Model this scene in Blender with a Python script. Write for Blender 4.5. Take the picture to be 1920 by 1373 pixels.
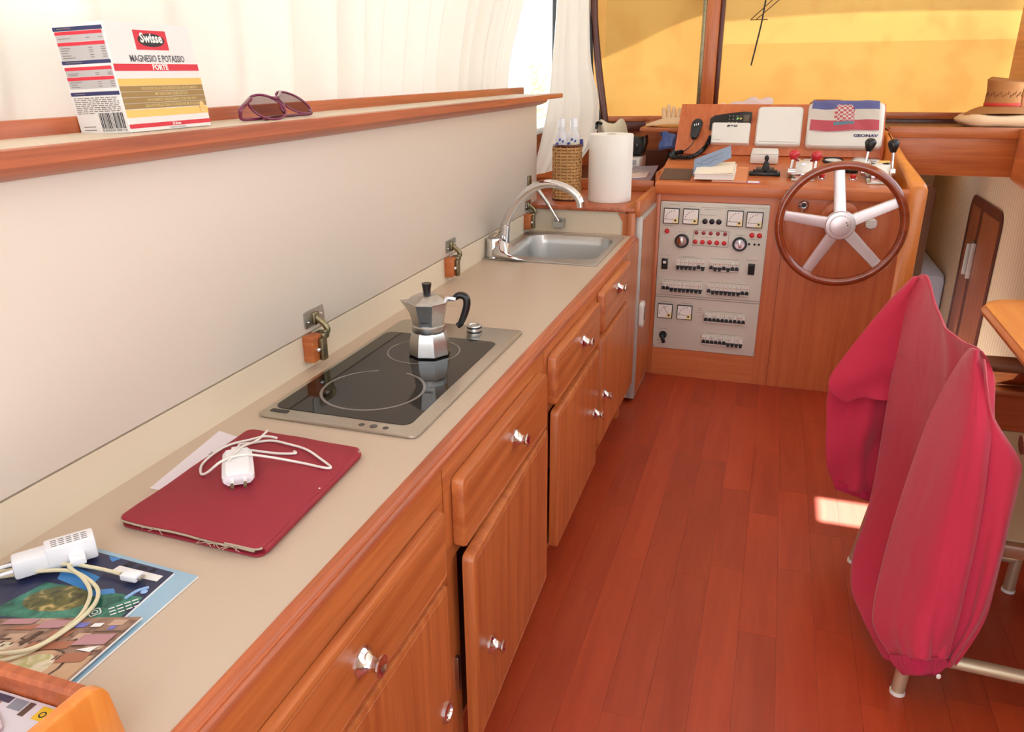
import bpy, bmesh, math, random
import numpy as np
from mathutils import Vector, Matrix

for o in list(bpy.data.objects):
    bpy.data.objects.remove(o)
SC = bpy.context.scene
COL = SC.collection
random.seed(7)
PI = math.pi

# ------------------------------------------------------------------ camera, sky, sun, exposure
def S(r, g, b, a=1.0):
    def f(c):
        c /= 255.0
        return c / 12.92 if c <= 0.04045 else ((c + 0.055) / 1.055) ** 2.4
    return (f(r), f(g), f(b), a)

cam = bpy.data.cameras.new('camera')
cam_o = bpy.data.objects.new('camera', cam); COL.objects.link(cam_o)
rx = Vector((0.948776, 0.315841, -0.008303)); dn = Vector((0.105305, -0.340893, -0.934186)); fw = Vector((-0.297884, 0.885459, -0.356691))
cam_o.matrix_world = Matrix(((rx.x, -dn.x, -fw.x, 0), (rx.y, -dn.y, -fw.y, 0), (rx.z, -dn.z, -fw.z, 1.21), (0, 0, 0, 1)))
cam.sensor_width = 36.0
cam.lens = 1442.47 / 1920 * 36.0
cam.clip_start = 0.02
SC.camera = cam_o

W = bpy.data.worlds.new('sky'); SC.world = W; W.use_nodes = True
wn = W.node_tree; wn.nodes.clear()
wo = wn.nodes.new('ShaderNodeOutputWorld'); wb = wn.nodes.new('ShaderNodeBackground')
wt = wn.nodes.new('ShaderNodeTexCoord'); wsx = wn.nodes.new('ShaderNodeSeparateXYZ'); wr = wn.nodes.new('ShaderNodeValToRGB')
wr.color_ramp.elements[0].position = 0.0; wr.color_ramp.elements[0].color = (1.0, 0.985, 0.97, 1)
wr.color_ramp.elements[1].position = 0.9; wr.color_ramp.elements[1].color = (0.62, 0.80, 1.0, 1)
wn.links.new(wt.outputs['Generated'], wsx.inputs[0]); wn.links.new(wsx.outputs['Z'], wr.inputs[0])
wn.links.new(wr.outputs[0], wb.inputs['Color']); wn.links.new(wb.outputs[0], wo.inputs['Surface'])
wb.inputs['Strength'].default_value = 2.3

SUN = Vector((-0.08, 0.50, 0.86)).normalized()
sl = bpy.data.lights.new('sun', 'SUN'); sl.energy = 20.0; sl.angle = 0.012; sl.color = (1.0, 0.95, 0.88)
so = bpy.data.objects.new('sun', sl); COL.objects.link(so)
so.rotation_euler = SUN.to_track_quat('Z', 'Y').to_euler(); so.location = (0, 8, 12)

vs = SC.view_settings
vs.view_transform = 'Standard'; vs.look = 'None'; vs.gamma = 1.0; vs.use_curve_mapping = False
vs.exposure = 0.42
SC.cycles.max_bounces = 10; SC.cycles.diffuse_bounces = 6; SC.cycles.transparent_max_bounces = 16
SC.cycles.sample_clamp_indirect = 4.0; SC.cycles.caustics_reflective = False; SC.cycles.caustics_refractive = False

# ------------------------------------------------------------------ materials
MATS = {}
def newmat(name):
    m = bpy.data.materials.new(name); m.use_nodes = True
    nt = m.node_tree; b = nt.nodes['Principled BSDF']
    return m, nt, b
def mat(name, col, rough=0.5, metal=0.0, bump=0.0, bscale=200.0, coat=0.0, spec=0.5, trans=0.0, sheen=0.0, var=0.0, aniso=None):
    if name in MATS: return MATS[name]
    m, nt, b = newmat(name)
    b.inputs['Base Color'].default_value = col; b.inputs['Roughness'].default_value = rough
    b.inputs['Metallic'].default_value = metal; b.inputs['Coat Weight'].default_value = coat
    b.inputs['Specular IOR Level'].default_value = spec; b.inputs['Transmission Weight'].default_value = trans
    b.inputs['Sheen Weight'].default_value = sheen
    tc = nt.nodes.new('ShaderNodeTexCoord')
    n = nt.nodes.new('ShaderNodeTexNoise'); n.inputs['Scale'].default_value = bscale; n.inputs['Detail'].default_value = 4
    if aniso:
        mp = nt.nodes.new('ShaderNodeMapping'); mp.inputs['Scale'].default_value = aniso
        nt.links.new(tc.outputs['Object'], mp.inputs[0]); nt.links.new(mp.outputs[0], n.inputs['Vector'])
    else:
        nt.links.new(tc.outputs['Object'], n.inputs['Vector'])
    if var:
        mx = nt.nodes.new('ShaderNodeMix'); mx.data_type = 'RGBA'; mx.blend_type = 'MULTIPLY'
        rp = nt.nodes.new('ShaderNodeMapRange'); rp.inputs['From Min'].default_value = .3; rp.inputs['From Max'].default_value = .7
        rp.inputs['To Min'].default_value = 1 - var; rp.inputs['To Max'].default_value = 1.0
        nt.links.new(n.outputs['Fac'], rp.inputs['Value'])
        cc = nt.nodes.new('ShaderNodeCombineColor')
        for k in range(3): nt.links.new(rp.outputs[0], cc.inputs[k])
        mx.inputs['Factor'].default_value = 1.0
        mx.inputs[6].default_value = col
        nt.links.new(cc.outputs[0], mx.inputs[7]); nt.links.new(mx.outputs[2], b.inputs['Base Color'])
    if bump:
        bp = nt.nodes.new('ShaderNodeBump'); bp.inputs['Strength'].default_value = bump; bp.inputs['Distance'].default_value = 0.002
        nt.links.new(n.outputs['Fac'], bp.inputs['Height']); nt.links.new(bp.outputs[0], b.inputs['Normal'])
    MATS[name] = m
    return m
def wood(name, dark, light, axis, rough=0.35, coat=0.15, freq=45.0, along=2.0, vary=0.0):
    if name in MATS: return MATS[name]
    m, nt, b = newmat(name)
    L = nt.links
    tc = nt.nodes.new('ShaderNodeTexCoord')
    def noise(cross, al, det, dist=0.0):
        mp = nt.nodes.new('ShaderNodeMapping')
        sc = [cross] * 3; sc['XYZ'.index(axis)] = al
        mp.inputs['Scale'].default_value = sc
        L.new(tc.outputs['Object'], mp.inputs[0])
        n = nt.nodes.new('ShaderNodeTexNoise'); n.inputs['Scale'].default_value = 1.0; n.inputs['Detail'].default_value = det
        n.inputs['Distortion'].default_value = dist
        L.new(mp.outputs[0], n.inputs['Vector'])
        if vary:
            oi = nt.nodes.new('ShaderNodeObjectInfo'); ad = nt.nodes.new('ShaderNodeMath'); ad.operation = 'MULTIPLY'; ad.inputs[1].default_value = 37.0
            L.new(oi.outputs['Random'], ad.inputs[0]); cx = nt.nodes.new('ShaderNodeCombineXYZ')
            for k in range(3): L.new(ad.outputs[0], cx.inputs[k])
            L.new(cx.outputs[0], mp.inputs['Location'])
        return n
    n1 = noise(freq, along, 4, 0.6); n2 = noise(freq * 7, along * 4, 2)
    a = nt.nodes.new('ShaderNodeMath'); a.operation = 'MULTIPLY_ADD'; a.inputs[1].default_value = 0.35
    L.new(n2.outputs['Fac'], a.inputs[0]); L.new(n1.outputs['Fac'], a.inputs[2])
    rp = nt.nodes.new('ShaderNodeValToRGB')
    rp.color_ramp.elements[0].position = 0.45; rp.color_ramp.elements[0].color = dark
    rp.color_ramp.elements[1].position = 0.9; rp.color_ramp.elements[1].color = light
    L.new(a.outputs[0], rp.inputs[0])
    out = rp.outputs[0]
    if vary:
        oi = nt.nodes.new('ShaderNodeObjectInfo'); mr = nt.nodes.new('ShaderNodeMapRange')
        mr.inputs['To Min'].default_value = 1 - vary; mr.inputs['To Max'].default_value = 1 + vary * .6
        L.new(oi.outputs['Random'], mr.inputs['Value'])
        hs = nt.nodes.new('ShaderNodeHueSaturation'); L.new(mr.outputs[0], hs.inputs['Value']); L.new(out, hs.inputs['Color'])
        out = hs.outputs[0]
    L.new(out, b.inputs['Base Color'])
    b.inputs['Roughness'].default_value = rough; b.inputs['Coat Weight'].default_value = coat; b.inputs['Coat Roughness'].default_value = 0.2
    bp = nt.nodes.new('ShaderNodeBump'); bp.inputs['Strength'].default_value = 0.06; bp.inputs['Distance'].default_value = 0.001
    L.new(n2.outputs['Fac'], bp.inputs['Height']); L.new(bp.outputs[0], b.inputs['Normal'])
    MATS[name] = m
    return m
def cloth(name, col, transl, rough=0.9, nscale=0.0, col2=None):
    m, nt, b = newmat(name); L = nt.links
    out = nt.nodes['Material Output']
    d = nt.nodes.new('ShaderNodeBsdfDiffuse'); t = nt.nodes.new('ShaderNodeBsdfTranslucent'); mx = nt.nodes.new('ShaderNodeMixShader')
    d.inputs['Color'].default_value = col; t.inputs['Color'].default_value = col
    if col2:
        tc = nt.nodes.new('ShaderNodeTexCoord'); n = nt.nodes.new('ShaderNodeTexNoise'); n.inputs['Scale'].default_value = nscale; n.inputs['Detail'].default_value = 2
        rp = nt.nodes.new('ShaderNodeValToRGB'); rp.color_ramp.elements[0].color = col2; rp.color_ramp.elements[1].color = col
        rp.color_ramp.elements[0].position = .36; rp.color_ramp.elements[1].position = .5
        L.new(tc.outputs['Object'], n.inputs['Vector']); L.new(n.outputs['Fac'], rp.inputs[0]); L.new(rp.outputs[0], d.inputs['Color']); L.new(rp.outputs[0], t.inputs['Color'])
    mx.inputs[0].default_value = transl
    L.new(d.outputs[0], mx.inputs[1]); L.new(t.outputs[0], mx.inputs[2]); L.new(mx.outputs[0], out.inputs['Surface'])
    nt.nodes.remove(b)
    return m
def glassy(name, col, refl=0.5):
    m, nt, b = newmat(name); L = nt.links
    out = nt.nodes['Material Output']
    g = nt.nodes.new('ShaderNodeBsdfGlossy'); g.inputs['Roughness'].default_value = 0.03
    t = nt.nodes.new('ShaderNodeBsdfTransparent'); t.inputs['Color'].default_value = col
    fr = nt.nodes.new('ShaderNodeLayerWeight'); fr.inputs['Blend'].default_value = 0.12
    ml = nt.nodes.new('ShaderNodeMath'); ml.operation = 'MULTIPLY'; ml.inputs[1].default_value = refl
    mx = nt.nodes.new('ShaderNodeMixShader')
    L.new(fr.outputs['Fresnel'], ml.inputs[0]); L.new(ml.outputs[0], mx.inputs[0]); L.new(t.outputs[0], mx.inputs[1]); L.new(g.outputs[0], mx.inputs[2])
    L.new(mx.outputs[0], out.inputs['Surface']); nt.nodes.remove(b)
    return m

T_D, T_L = S(164, 82, 38), S(200, 116, 62)
teakY = wood('teak_grain_lengthwise', T_D, T_L, 'Y')
teakZ = wood('teak_grain_upright', T_D, T_L, 'Z')
teakX = wood('teak_grain_across', T_D, T_L, 'X')
teakR = wood('reddish_teak_nosing', S(150, 72, 40), S(196, 104, 60), 'Y', rough=.4, freq=60)
helmZ = wood('helm_teak_upright', S(182, 90, 46), S(202, 112, 62), 'Z')
helmX = wood('helm_teak_across', S(186, 96, 50), S(206, 118, 68), 'X')
wingW = wood('varnished_honey_teak', S(218, 124, 48), S(232, 146, 66), 'Z', rough=.3, coat=.3)
tableW = wood('honey_teak_table', S(214, 122, 50), S(230, 146, 68), 'Y', rough=.3, coat=.3)
plankM = wood('floor_teak', S(162, 53, 23), S(180, 68, 32), 'Y', rough=.45, coat=.10, freq=26, along=2.5, vary=.13)
darkW = wood('dark_mahogany', S(70, 26, 16), S(98, 40, 24), 'Z', rough=.4)
doorW = wood('mahogany_door', S(120, 60, 32), S(150, 80, 46), 'Z', rough=.4)
rimW = wood('glossy_mahogany_rim', S(120, 46, 20), S(156, 66, 30), 'X', rough=.12, coat=1.0, freq=30, along=12)
laminate = mat('beige_laminate', S(196, 174, 152), .38, bump=.05, bscale=900, var=.03)
lidM = mat('cream_lid_laminate', S(214, 201, 187), .42, bump=.03, bscale=600)
lamEdge = mat('cream_edge', S(218, 202, 178), .5)
groove = mat('dark_groove', S(110, 46, 24), .6)
steel = mat('brushed_steel', S(196, 190, 180), .28, 1.0, bump=.04, bscale=60, aniso=(40, 4, 40))
steelB = mat('sink_steel', S(205, 203, 200), .36, 1.0)
chrome = mat('chrome', S(225, 225, 228), .06, 1.0)
brass = mat('dull_plated_steel', S(150, 140, 110), .35, 1.0, var=.35, bscale=120)
greyT = mat('grey_anodised_trim', S(186, 180, 172), .45, .4)
alum = mat('cast_aluminium', S(200, 198, 194), .3, 1.0, var=.12, bscale=90)
ceran = mat('black_ceramic_glass', S(20, 17, 16), .05, 0, spec=.45, coat=.0)
ringM = mat('grey_print', S(120, 112, 106), .3)
black = mat('black_plastic', S(24, 23, 24), .32)
blackR = mat('black_rubber', S(34, 33, 34), .6)
white = mat('white_plastic', S(236, 234, 236), .35)
whiteW = mat('warm_white_plastic', S(224, 219, 211), .45)
cableW = mat('white_cable', S(226, 220, 212), .5)
cableY = mat('yellowed_cable', S(216, 204, 168), .5)
redL = mat('wine_red_leatherette', S(150, 34, 50), .62, bump=.25, bscale=900, var=.06)
fray = mat('frayed_grey_lining', S(176, 160, 138), .9, bump=.6, bscale=500)
paper = mat('white_paper', S(238, 234, 230), .8)
paperP = mat('mauve_paper', S(196, 176, 182), .8)
redP = mat('red_plastic', S(200, 30, 40), .28, coat=.3)
redD = mat('red_lens', S(208, 40, 44), .25)
redDull = mat('dark_red_lens', S(150, 60, 58), .3)
panelG = mat('warm_grey_panel', S(210, 204, 192), .45, bump=.03, bscale=400)
dialW = mat('meter_white', S(236, 232, 228), .4)
dialY = mat('meter_yellow_corner', S(238, 222, 164), .4)
inkM = mat('dark_ink', S(40, 38, 46), .7)
inkG = mat('grey_ink', S(120, 110, 104), .7)
navy = mat('navy_print', S(44, 46, 92), .6)
redPr = mat('red_print', S(206, 44, 60), .6)
greyPr = mat('grey_print_table', S(178, 174, 174), .6)
boxW = mat('white_card', S(222, 218, 216), .5)
goldF = mat('gold_foil', S(216, 154, 84), .3, .8)
goldD = mat('olive_gold_print', S(150, 118, 66), .45, .3)
wickM = mat('woven_seagrass', S(206, 158, 100), .8, bump=.5, bscale=300, var=.3)
rollM = mat('kitchen_paper', S(240, 236, 228), .9, bump=.3, bscale=250)
jackM = mat('coral_red_cotton', S(194, 38, 70), .85, bump=.25, bscale=700, sheen=.22, var=.05)
nt_ = jackM.node_tree; wn_ = nt_.nodes.new('ShaderNodeTexNoise'); wn_.inputs['Scale'].default_value = 8; wn_.inputs['Detail'].default_value = 2; wn_.inputs['Distortion'].default_value = .6
wtc_ = nt_.nodes.new('ShaderNodeTexCoord'); wmp_ = nt_.nodes.new('ShaderNodeMapping'); wmp_.inputs['Scale'].default_value = (1.2, 1.2, .7)
wb_ = nt_.nodes.new('ShaderNodeBump'); wb_.inputs['Strength'].default_value = .30; wb_.inputs['Distance'].default_value = .016
nt_.links.new(wtc_.outputs['Object'], wmp_.inputs[0]); nt_.links.new(wmp_.outputs[0], wn_.inputs['Vector']); nt_.links.new(wn_.outputs['Fac'], wb_.inputs['Height'])
ob_ = [n for n in nt_.nodes if n.type == 'BUMP' and n != wb_][0]; nt_.links.new(wb_.outputs[0], ob_.inputs['Normal'])
jackC = mat('magenta_rib_knit', S(198, 24, 76), .85, bump=.5, bscale=500, sheen=.1, aniso=(300, 300, 12))
canvS = mat('tan_canvas_seat', S(190, 166, 132), .8, bump=.3, bscale=800)
tubeM = mat('champagne_tube', S(206, 190, 158), .35, .55)
armW = wood('walnut_armrest', S(96, 56, 36), S(140, 92, 62), 'X', rough=.35)
stripeW = None
spokeM = mat('silver_spoke', S(222, 212, 214), .3, .55)
strawM = mat('straw', S(180, 116, 60), .75, bump=.7, bscale=400, var=.25)
ribbonM = mat('red_ribbon', S(196, 44, 30), .6)
padM = mat('cream_cushion', S(234, 198, 160), .85, bump=.2, bscale=300, var=.06)
purpF = mat('plum_acetate', S(110, 14, 62), .18, coat=.5)
lensM = glassy('brown_lens', (.42, .33, .34, 1), 1.0)
paneM = glassy('clear_pane', (.94, .97, .96, 1), .35)
petM = glassy('clear_bottle', (.92, .94, .97, 1), 1.0)
curtM = cloth('white_sheer_curtain', S(228, 222, 213), .115)
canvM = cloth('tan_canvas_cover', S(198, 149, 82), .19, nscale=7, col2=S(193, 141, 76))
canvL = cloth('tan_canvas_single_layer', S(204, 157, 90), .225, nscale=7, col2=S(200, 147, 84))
petW = mat('milky_bottle', S(232, 234, 242), .25)
petW.node_tree.nodes['Principled BSDF'].inputs['Alpha'].default_value = .45
bagM = glassy('thin_plastic_bag', (.86, .85, .86, 1), 1.0)
glove = mat('cream_cotton_glove', S(222, 190, 150), .9, bump=.4, bscale=300)
blueR = mat('blue_rag', S(84, 98, 146), .9, bump=.4, bscale=200)
leafM = mat('leaf_green', S(190, 214, 150), .8)
boatW = mat('white_gelcoat', S(238, 240, 242), .3)
ceilM = mat('cream_headliner', S(238, 234, 226), .8)
waterM = mat('sunlit_quay', S(206, 206, 204), .8, var=.1, bscale=1)

def stripes():
    m, nt, b = newmat('striped_beige_lining'); L = nt.links
    tc = nt.nodes.new('ShaderNodeTexCoord'); w = nt.nodes.new('ShaderNodeTexWave')
    w.wave_type = 'BANDS'; w.bands_direction = 'Y'; w.inputs['Scale'].default_value = 9.0; w.inputs['Distortion'].default_value = .4
    rp = nt.nodes.new('ShaderNodeValToRGB')
    rp.color_ramp.elements[0].color = S(186, 160, 130); rp.color_ramp.elements[0].position = .35
    rp.color_ramp.elements[1].color = S(200, 174, 144); rp.color_ramp.elements[1].position = .6
    L.new(tc.outputs['Object'], w.inputs['Vector']); L.new(w.outputs['Fac'], rp.inputs[0]); L.new(rp.outputs[0], b.inputs['Base Color'])
    b.inputs['Roughness'].default_value = .85
    return m
stripeW = stripes()

# ------------------------------------------------------------------ mesh helpers
def V(*a): return Vector(a)
def _merge(bm, tmp):
    me = bpy.data.meshes.new('t'); tmp.to_mesh(me); tmp.free(); bm.from_mesh(me); bpy.data.meshes.remove(me)
def obox(bm, c, ax, ay, az, bev=0.0, seg=2):
    """box centred at c with half vectors ax ay az"""
    t = bmesh.new(); c = Vector(c); ax, ay, az = Vector(ax), Vector(ay), Vector(az)
    vs_ = [t.verts.new(c + ax * i + ay * j + az * k) for i in (-1, 1) for j in (-1, 1) for k in (-1, 1)]
    for f in ((0, 1, 3, 2), (4, 6, 7, 5), (0, 4, 5, 1), (2, 3, 7, 6), (0, 2, 6, 4), (1, 5, 7, 3)):
        t.faces.new([vs_[i] for i in f])
    bmesh.ops.recalc_face_normals(t, faces=t.faces)
    if bev: bmesh.ops.bevel(t, geom=list(t.edges), offset=bev, segments=seg, affect='EDGES', profile=.5)
    _merge(bm, t); return bm
def box(bm, x0, x1, y0, y1, z0, z1, bev=0.0, seg=2):
    return obox(bm, ((x0 + x1) / 2, (y0 + y1) / 2, (z0 + z1) / 2), ((x1 - x0) / 2, 0, 0), (0, (y1 - y0) / 2, 0), (0, 0, (z1 - z0) / 2), bev, seg)
def prism(bm, pts, off, bev=0.0):
    t = bmesh.new(); off = Vector(off)
    a = [t.verts.new(Vector(p)) for p in pts]; b = [t.verts.new(Vector(p) + off) for p in pts]
    t.faces.new(a); t.faces.new(b[::-1])
    n = len(a)
    for i in range(n): t.faces.new((a[i], b[i], b[(i + 1) % n], a[(i + 1) % n]))
    bmesh.ops.recalc_face_normals(t, faces=t.faces)
    if bev: bmesh.ops.bevel(t, geom=list(t.edges), offset=bev, segments=2, affect='EDGES', profile=.5)
    _merge(bm, t); return bm
def basis(d):
    d = Vector(d).normalized(); u = d.orthogonal().normalized(); return u, d.cross(u), d
def ring_loft(bm, rings, caps=True, closed=False):
    vv = [[bm.verts.new(p) for p in r] for r in rings]
    n = len(rings[0]); fs = []
    m = len(vv)
    for i in range(m if closed else m - 1):
        a, b = vv[i], vv[(i + 1) % m]
        for k in range(n):
            fs.append(bm.faces.new((a[k], a[(k + 1) % n], b[(k + 1) % n], b[k])))
    if caps and not closed:
        fs.append(bm.faces.new(vv[0][::-1])); fs.append(bm.faces.new(vv[-1]))
    bmesh.ops.recalc_face_normals(bm, faces=fs)
    return bm
def lathe(bm, prof, c, d=(0, 0, 1), seg=24, u=None, caps=True, ang0=0.0):
    """prof = [(radius, height)...] about axis d from c"""
    c = Vector(c); uu, vv, d = basis(d)
    if u is not None:
        uu = Vector(u).normalized(); vv = d.cross(uu)
    rings = []
    for r, h in prof:
        r = max(r, 1e-5)
        rings.append([c + d * h + (uu * math.cos(ang0 + 2 * PI * k / seg) + vv * math.sin(ang0 + 2 * PI * k / seg)) * r for k in range(seg)])
    return ring_loft(bm, rings, caps)
def cyl(bm, p0, p1, r0, r1=None, seg=16):
    p0, p1 = Vector(p0), Vector(p1); r1 = r0 if r1 is None else r1
    return lathe(bm, [(r0, 0), (r1, (p1 - p0).length)], p0, p1 - p0, seg)
def catmull(pts, n, closed=False):
    P = [Vector(p) for p in pts]; out = []; m = len(P)
    rng = m if closed else m - 1
    for i in range(rng):
        if closed: a, b, c, d = P[(i - 1) % m], P[i], P[(i + 1) % m], P[(i + 2) % m]
        else: a, b, c, d = P[max(i - 1, 0)], P[i], P[i + 1], P[min(i + 2, m - 1)]
        for k in range(n):
            t = k / n
            out.append(.5 * ((2 * b) + (c - a) * t + (2 * a - 5 * b + 4 * c - d) * t * t + (3 * b - a - 3 * c + d) * t ** 3))
    if not closed: out.append(P[-1])
    return out
def tube(bm, pts, r, seg=8, n=6, smooth=True, closed=False):
    P = catmull(pts, n, closed) if smooth else [Vector(p) for p in pts]
    R = r if callable(r) else (lambda t: r)
    m = len(P); rings = []
    tan = []
    for i in range(m):
        a = P[(i - 1) % m] if closed else P[max(i - 1, 0)]; b = P[(i + 1) % m] if closed else P[min(i + 1, m - 1)]
        tan.append((b - a).normalized())
    u = tan[0].orthogonal().normalized()
    for i in range(m):
        u = (u - tan[i] * u.dot(tan[i]))
        u = u.normalized() if u.length > 1e-6 else tan[i].orthogonal().normalized()
        v = tan[i].cross(u); rr = R(i / max(m - 1, 1))
        rings.append([P[i] + (u * math.cos(2 * PI * k / seg) + v * math.sin(2 * PI * k / seg)) * rr for k in range(seg)])
    return ring_loft(bm, rings, True, closed)
def ball(bm, c, r, sz=(1, 1, 1), u=16, v=10):
    t = bmesh.new(); bmesh.ops.create_uvsphere(t, u_segments=u, v_segments=v, radius=r)
    for q in t.verts: q.co = Vector((q.co.x * sz[0], q.co.y * sz[1], q.co.z * sz[2])) + Vector(c)
    _merge(bm, t); return bm
def surf(grid, nu, nv):
    """bicubic resample of a control grid (rows x cols)"""
    cols = [catmull(r, nv) for r in grid]
    m = len(cols[0]); out = []
    lines = [catmull([cols[i][k] for i in range(len(grid))], nu) for k in range(m)]
    return [[lines[k][i] for k in range(m)] for i in range(len(lines[0]))]
def sheet(bm, P, thick=None):
    """quad sheet from points; thick = offset vector or function(i,j) making a closed slab"""
    m, n = len(P), len(P[0]); fs = []
    A = [[bm.verts.new(p) for p in r] for r in P]
    for i in range(m - 1):
        for j in range(n - 1): fs.append(bm.faces.new((A[i][j], A[i][j + 1], A[i + 1][j + 1], A[i + 1][j])))
    if thick is not None:
        f = thick if callable(thick) else (lambda i, j: Vector(thick))
        B = [[bm.verts.new(Vector(P[i][j]) + f(i, j)) for j in range(n)] for i in range(m)]
        for i in range(m - 1):
            for j in range(n - 1): fs.append(bm.faces.new((B[i][j], B[i + 1][j], B[i + 1][j + 1], B[i][j + 1])))
        for j in range(n - 1):
            fs.append(bm.faces.new((A[0][j], B[0][j], B[0][j + 1], A[0][j + 1]))); fs.append(bm.faces.new((A[-1][j], A[-1][j + 1], B[-1][j + 1], B[-1][j])))
        for i in range(m - 1):
            fs.append(bm.faces.new((A[i][0], A[i + 1][0], B[i + 1][0], B[i][0]))); fs.append(bm.faces.new((A[i][-1], B[i][-1], B[i + 1][-1], A[i + 1][-1])))
        bmesh.ops.recalc_face_normals(bm, faces=fs)
    return bm
def rrect(w, h, r, n=5):
    """rounded rectangle outline, centred, 2D"""
    out = []
    for cx_, cy_, a0 in ((w / 2 - r, h / 2 - r, 0), (-w / 2 + r, h / 2 - r, PI / 2), (-w / 2 + r, -h / 2 + r, PI), (w / 2 - r, -h / 2 + r, 1.5 * PI)):
        for k in range(n + 1):
            a = a0 + PI / 2 * k / n; out.append((cx_ + r * math.cos(a), cy_ + r * math.sin(a)))
    return out
def plate(bm, c, ux, uy, w, h, r, th, bev=0.0):
    """rounded plate; c centre of the base, normal = ux x uy"""
    c = Vector(c); ux = Vector(ux).normalized(); uy = Vector(uy).normalized(); nrm = ux.cross(uy)
    return prism(bm, [c + ux * a + uy * b for a, b in rrect(w, h, r)], nrm * th, bev)
def text(bm, s, o, ux, uy, h, width=None, bold=0.0, shear=0.0, depth=0.0004, align='LEFT'):
    cu = bpy.data.curves.new('t', 'FONT'); cu.body = s; cu.size = 1.0; cu.extrude = 0.0; cu.offset = bold; cu.shear = shear; cu.resolution_u = 2
    ob = bpy.data.objects.new('t', cu); COL.objects.link(ob)
    bpy.context.view_layer.update()
    me = bpy.data.meshes.new_from_object(ob.evaluated_get(bpy.context.evaluated_depsgraph_get()))
    bpy.data.objects.remove(ob); bpy.data.curves.remove(cu)
    if not me.vertices: return bm
    xs = [v.co.x for v in me.vertices]; ys = [v.co.y for v in me.vertices]
    x0, x1, y1 = min(xs), max(xs), max(ys)
    y0 = 0.0
    sy = h / (y1 - y0); sx = sy if width is None else width / (x1 - x0)
    ux = Vector(ux).normalized(); uy = Vector(uy).normalized(); n = ux.cross(uy); o = Vector(o)
    off = 0 if align == 'LEFT' else -(x1 - x0) * sx / 2
    for v in me.vertices: v.co = o + ux * ((v.co.x - x0) * sx + off) + uy * (v.co.y * sy) + n * depth
    bm.from_mesh(me); bpy.data.meshes.remove(me)
    return bm

ORG = {}
def obj(name, bm, m, parent=None, at=None, smooth=35):
    """link bm as one mesh; geometry is given in world coordinates"""
    if isinstance(bm, bpy.types.Mesh): me = bm
    else:
        me = bpy.data.meshes.new(name)
        off = Vector(at) if at is not None else (ORG[parent.name] if parent else Vector((0, 0, 0)))
        for v in bm.verts: v.co -= off
        bm.to_mesh(me); bm.free()
        for mm in (m if isinstance(m, (list, tuple)) else [m]): me.materials.append(mm)
        if smooth:
            for p_ in me.polygons: p_.use_smooth = True
            me.set_sharp_from_angle(angle=math.radians(smooth))
    o = bpy.data.objects.new(name, me); COL.objects.link(o)
    if parent:
        o.parent = parent; ORG[o.name] = ORG[parent.name] if at is None else Vector(at)
        if at is not None: o.location = Vector(at) - ORG[parent.name]
    else:
        o.location = Vector(at) if at is not None else (0, 0, 0); ORG[o.name] = Vector(o.location)
    return o
def tag(o, label=None, cat=None, group=None, kind=None):
    if label: o['label'] = label
    if cat: o['category'] = cat
    if group: o['group'] = group
    if kind: o['kind'] = kind
    return o
def thing(name, label, cat, at=(0, 0, 0), group=None, kind=None):
    o = bpy.data.objects.new(name, None); COL.objects.link(o); o.location = at; o.empty_display_size = .05
    ORG[o.name] = Vector(at)
    return tag(o, label, cat, group, kind)
def B(): return bmesh.new()

# ------------------------------------------------------------------ the setting
def struct(name, bm, m, parent=None, at=None, smooth=35):
    return tag(obj(name, bm, m, parent, at, smooth), kind='structure') if not parent else obj(name, bm, m, parent, at, smooth)

# floor: sub-base with individual planks
bm = B(); box(bm, -1.02, 1.0, -1.5, 3.14, -.05, -.014)
floor = struct('floor', bm, groove)
pw = 0.083
plank_meshes = {}
def plank(x0, x1, y0, y1):
    L = round(y1 - y0, 3); w = round(x1 - x0, 3)
    if (L, w) not in plank_meshes:
        b = B(); box(b, -w / 2 + .0002, w / 2 - .0002, -L / 2 + .0002, L / 2 - .0002, -.014, 0)
        me = bpy.data.meshes.new('plank'); b.to_mesh(me); b.free(); me.materials.append(plankM); plank_meshes[(L, w)] = me
    o = obj('plank', plank_meshes[(L, w)], None, floor); o.location = ((x0 + x1) / 2, (y0 + y1) / 2, 0)
rr = random.Random(11)
x = -.55
while x < .99:
    y = .25 - rr.choice((.1, .25, .4, .0))
    while y < 3.13:
        L = rr.choice((.42, .54, .66, .78)); y1 = min(y + L, 3.13)
        if 3.13 - y1 < .12: y1 = 3.13
        plank(x, min(x + pw, .99), y, y1); y = y1
    x += pw
bm = B(); box(bm, -1.6, 1.6, -4.2, -1.52, -.25, -.15); struct('floor_bounce_deck', bm, boatW)  # unseen white deck added behind the camera to bounce sunlight onto the helm
# hull side below the port window
bm = B(); box(bm, -1.09, -1.03, -1.5, 4.25, -.05, .965)
struct('wall_left', bm, teakY)
bm = B(); box(bm, -1.10, -.96, 2.6, 4.2, .965, .99, .004); 
struct('trim_1', bm, whiteW)                                   # pale sill of the side window
bm = B()
box(bm, -1.09, -1.03, -1.5, -1.0, .965, 2.0); box(bm, -1.09, -1.03, -1.0, 4.25, 1.82, 2.0); box(bm, -1.09, -1.03, 4.1, 4.25, .965, 2.0)
struct('wall_left_top', bm, teakY)
# port window with panes and dividers
win = thing('window_1', None, None, (-1.06, 1.5, .98), kind='structure')
for y0, y1 in ((-1.0, 1.1), (1.13, 3.815), (3.845, 4.1)):
    bm = B(); box(bm, -1.062, -1.057, y0, y1, .966, 1.82); obj('pane', bm, paneM, win)
for yc in (1.115, 3.83):
    bm = B(); box(bm, -1.07, -1.048, yc - .011, yc + .011, .966, 1.82, .003); obj('divider', bm, blackR, win)
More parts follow.
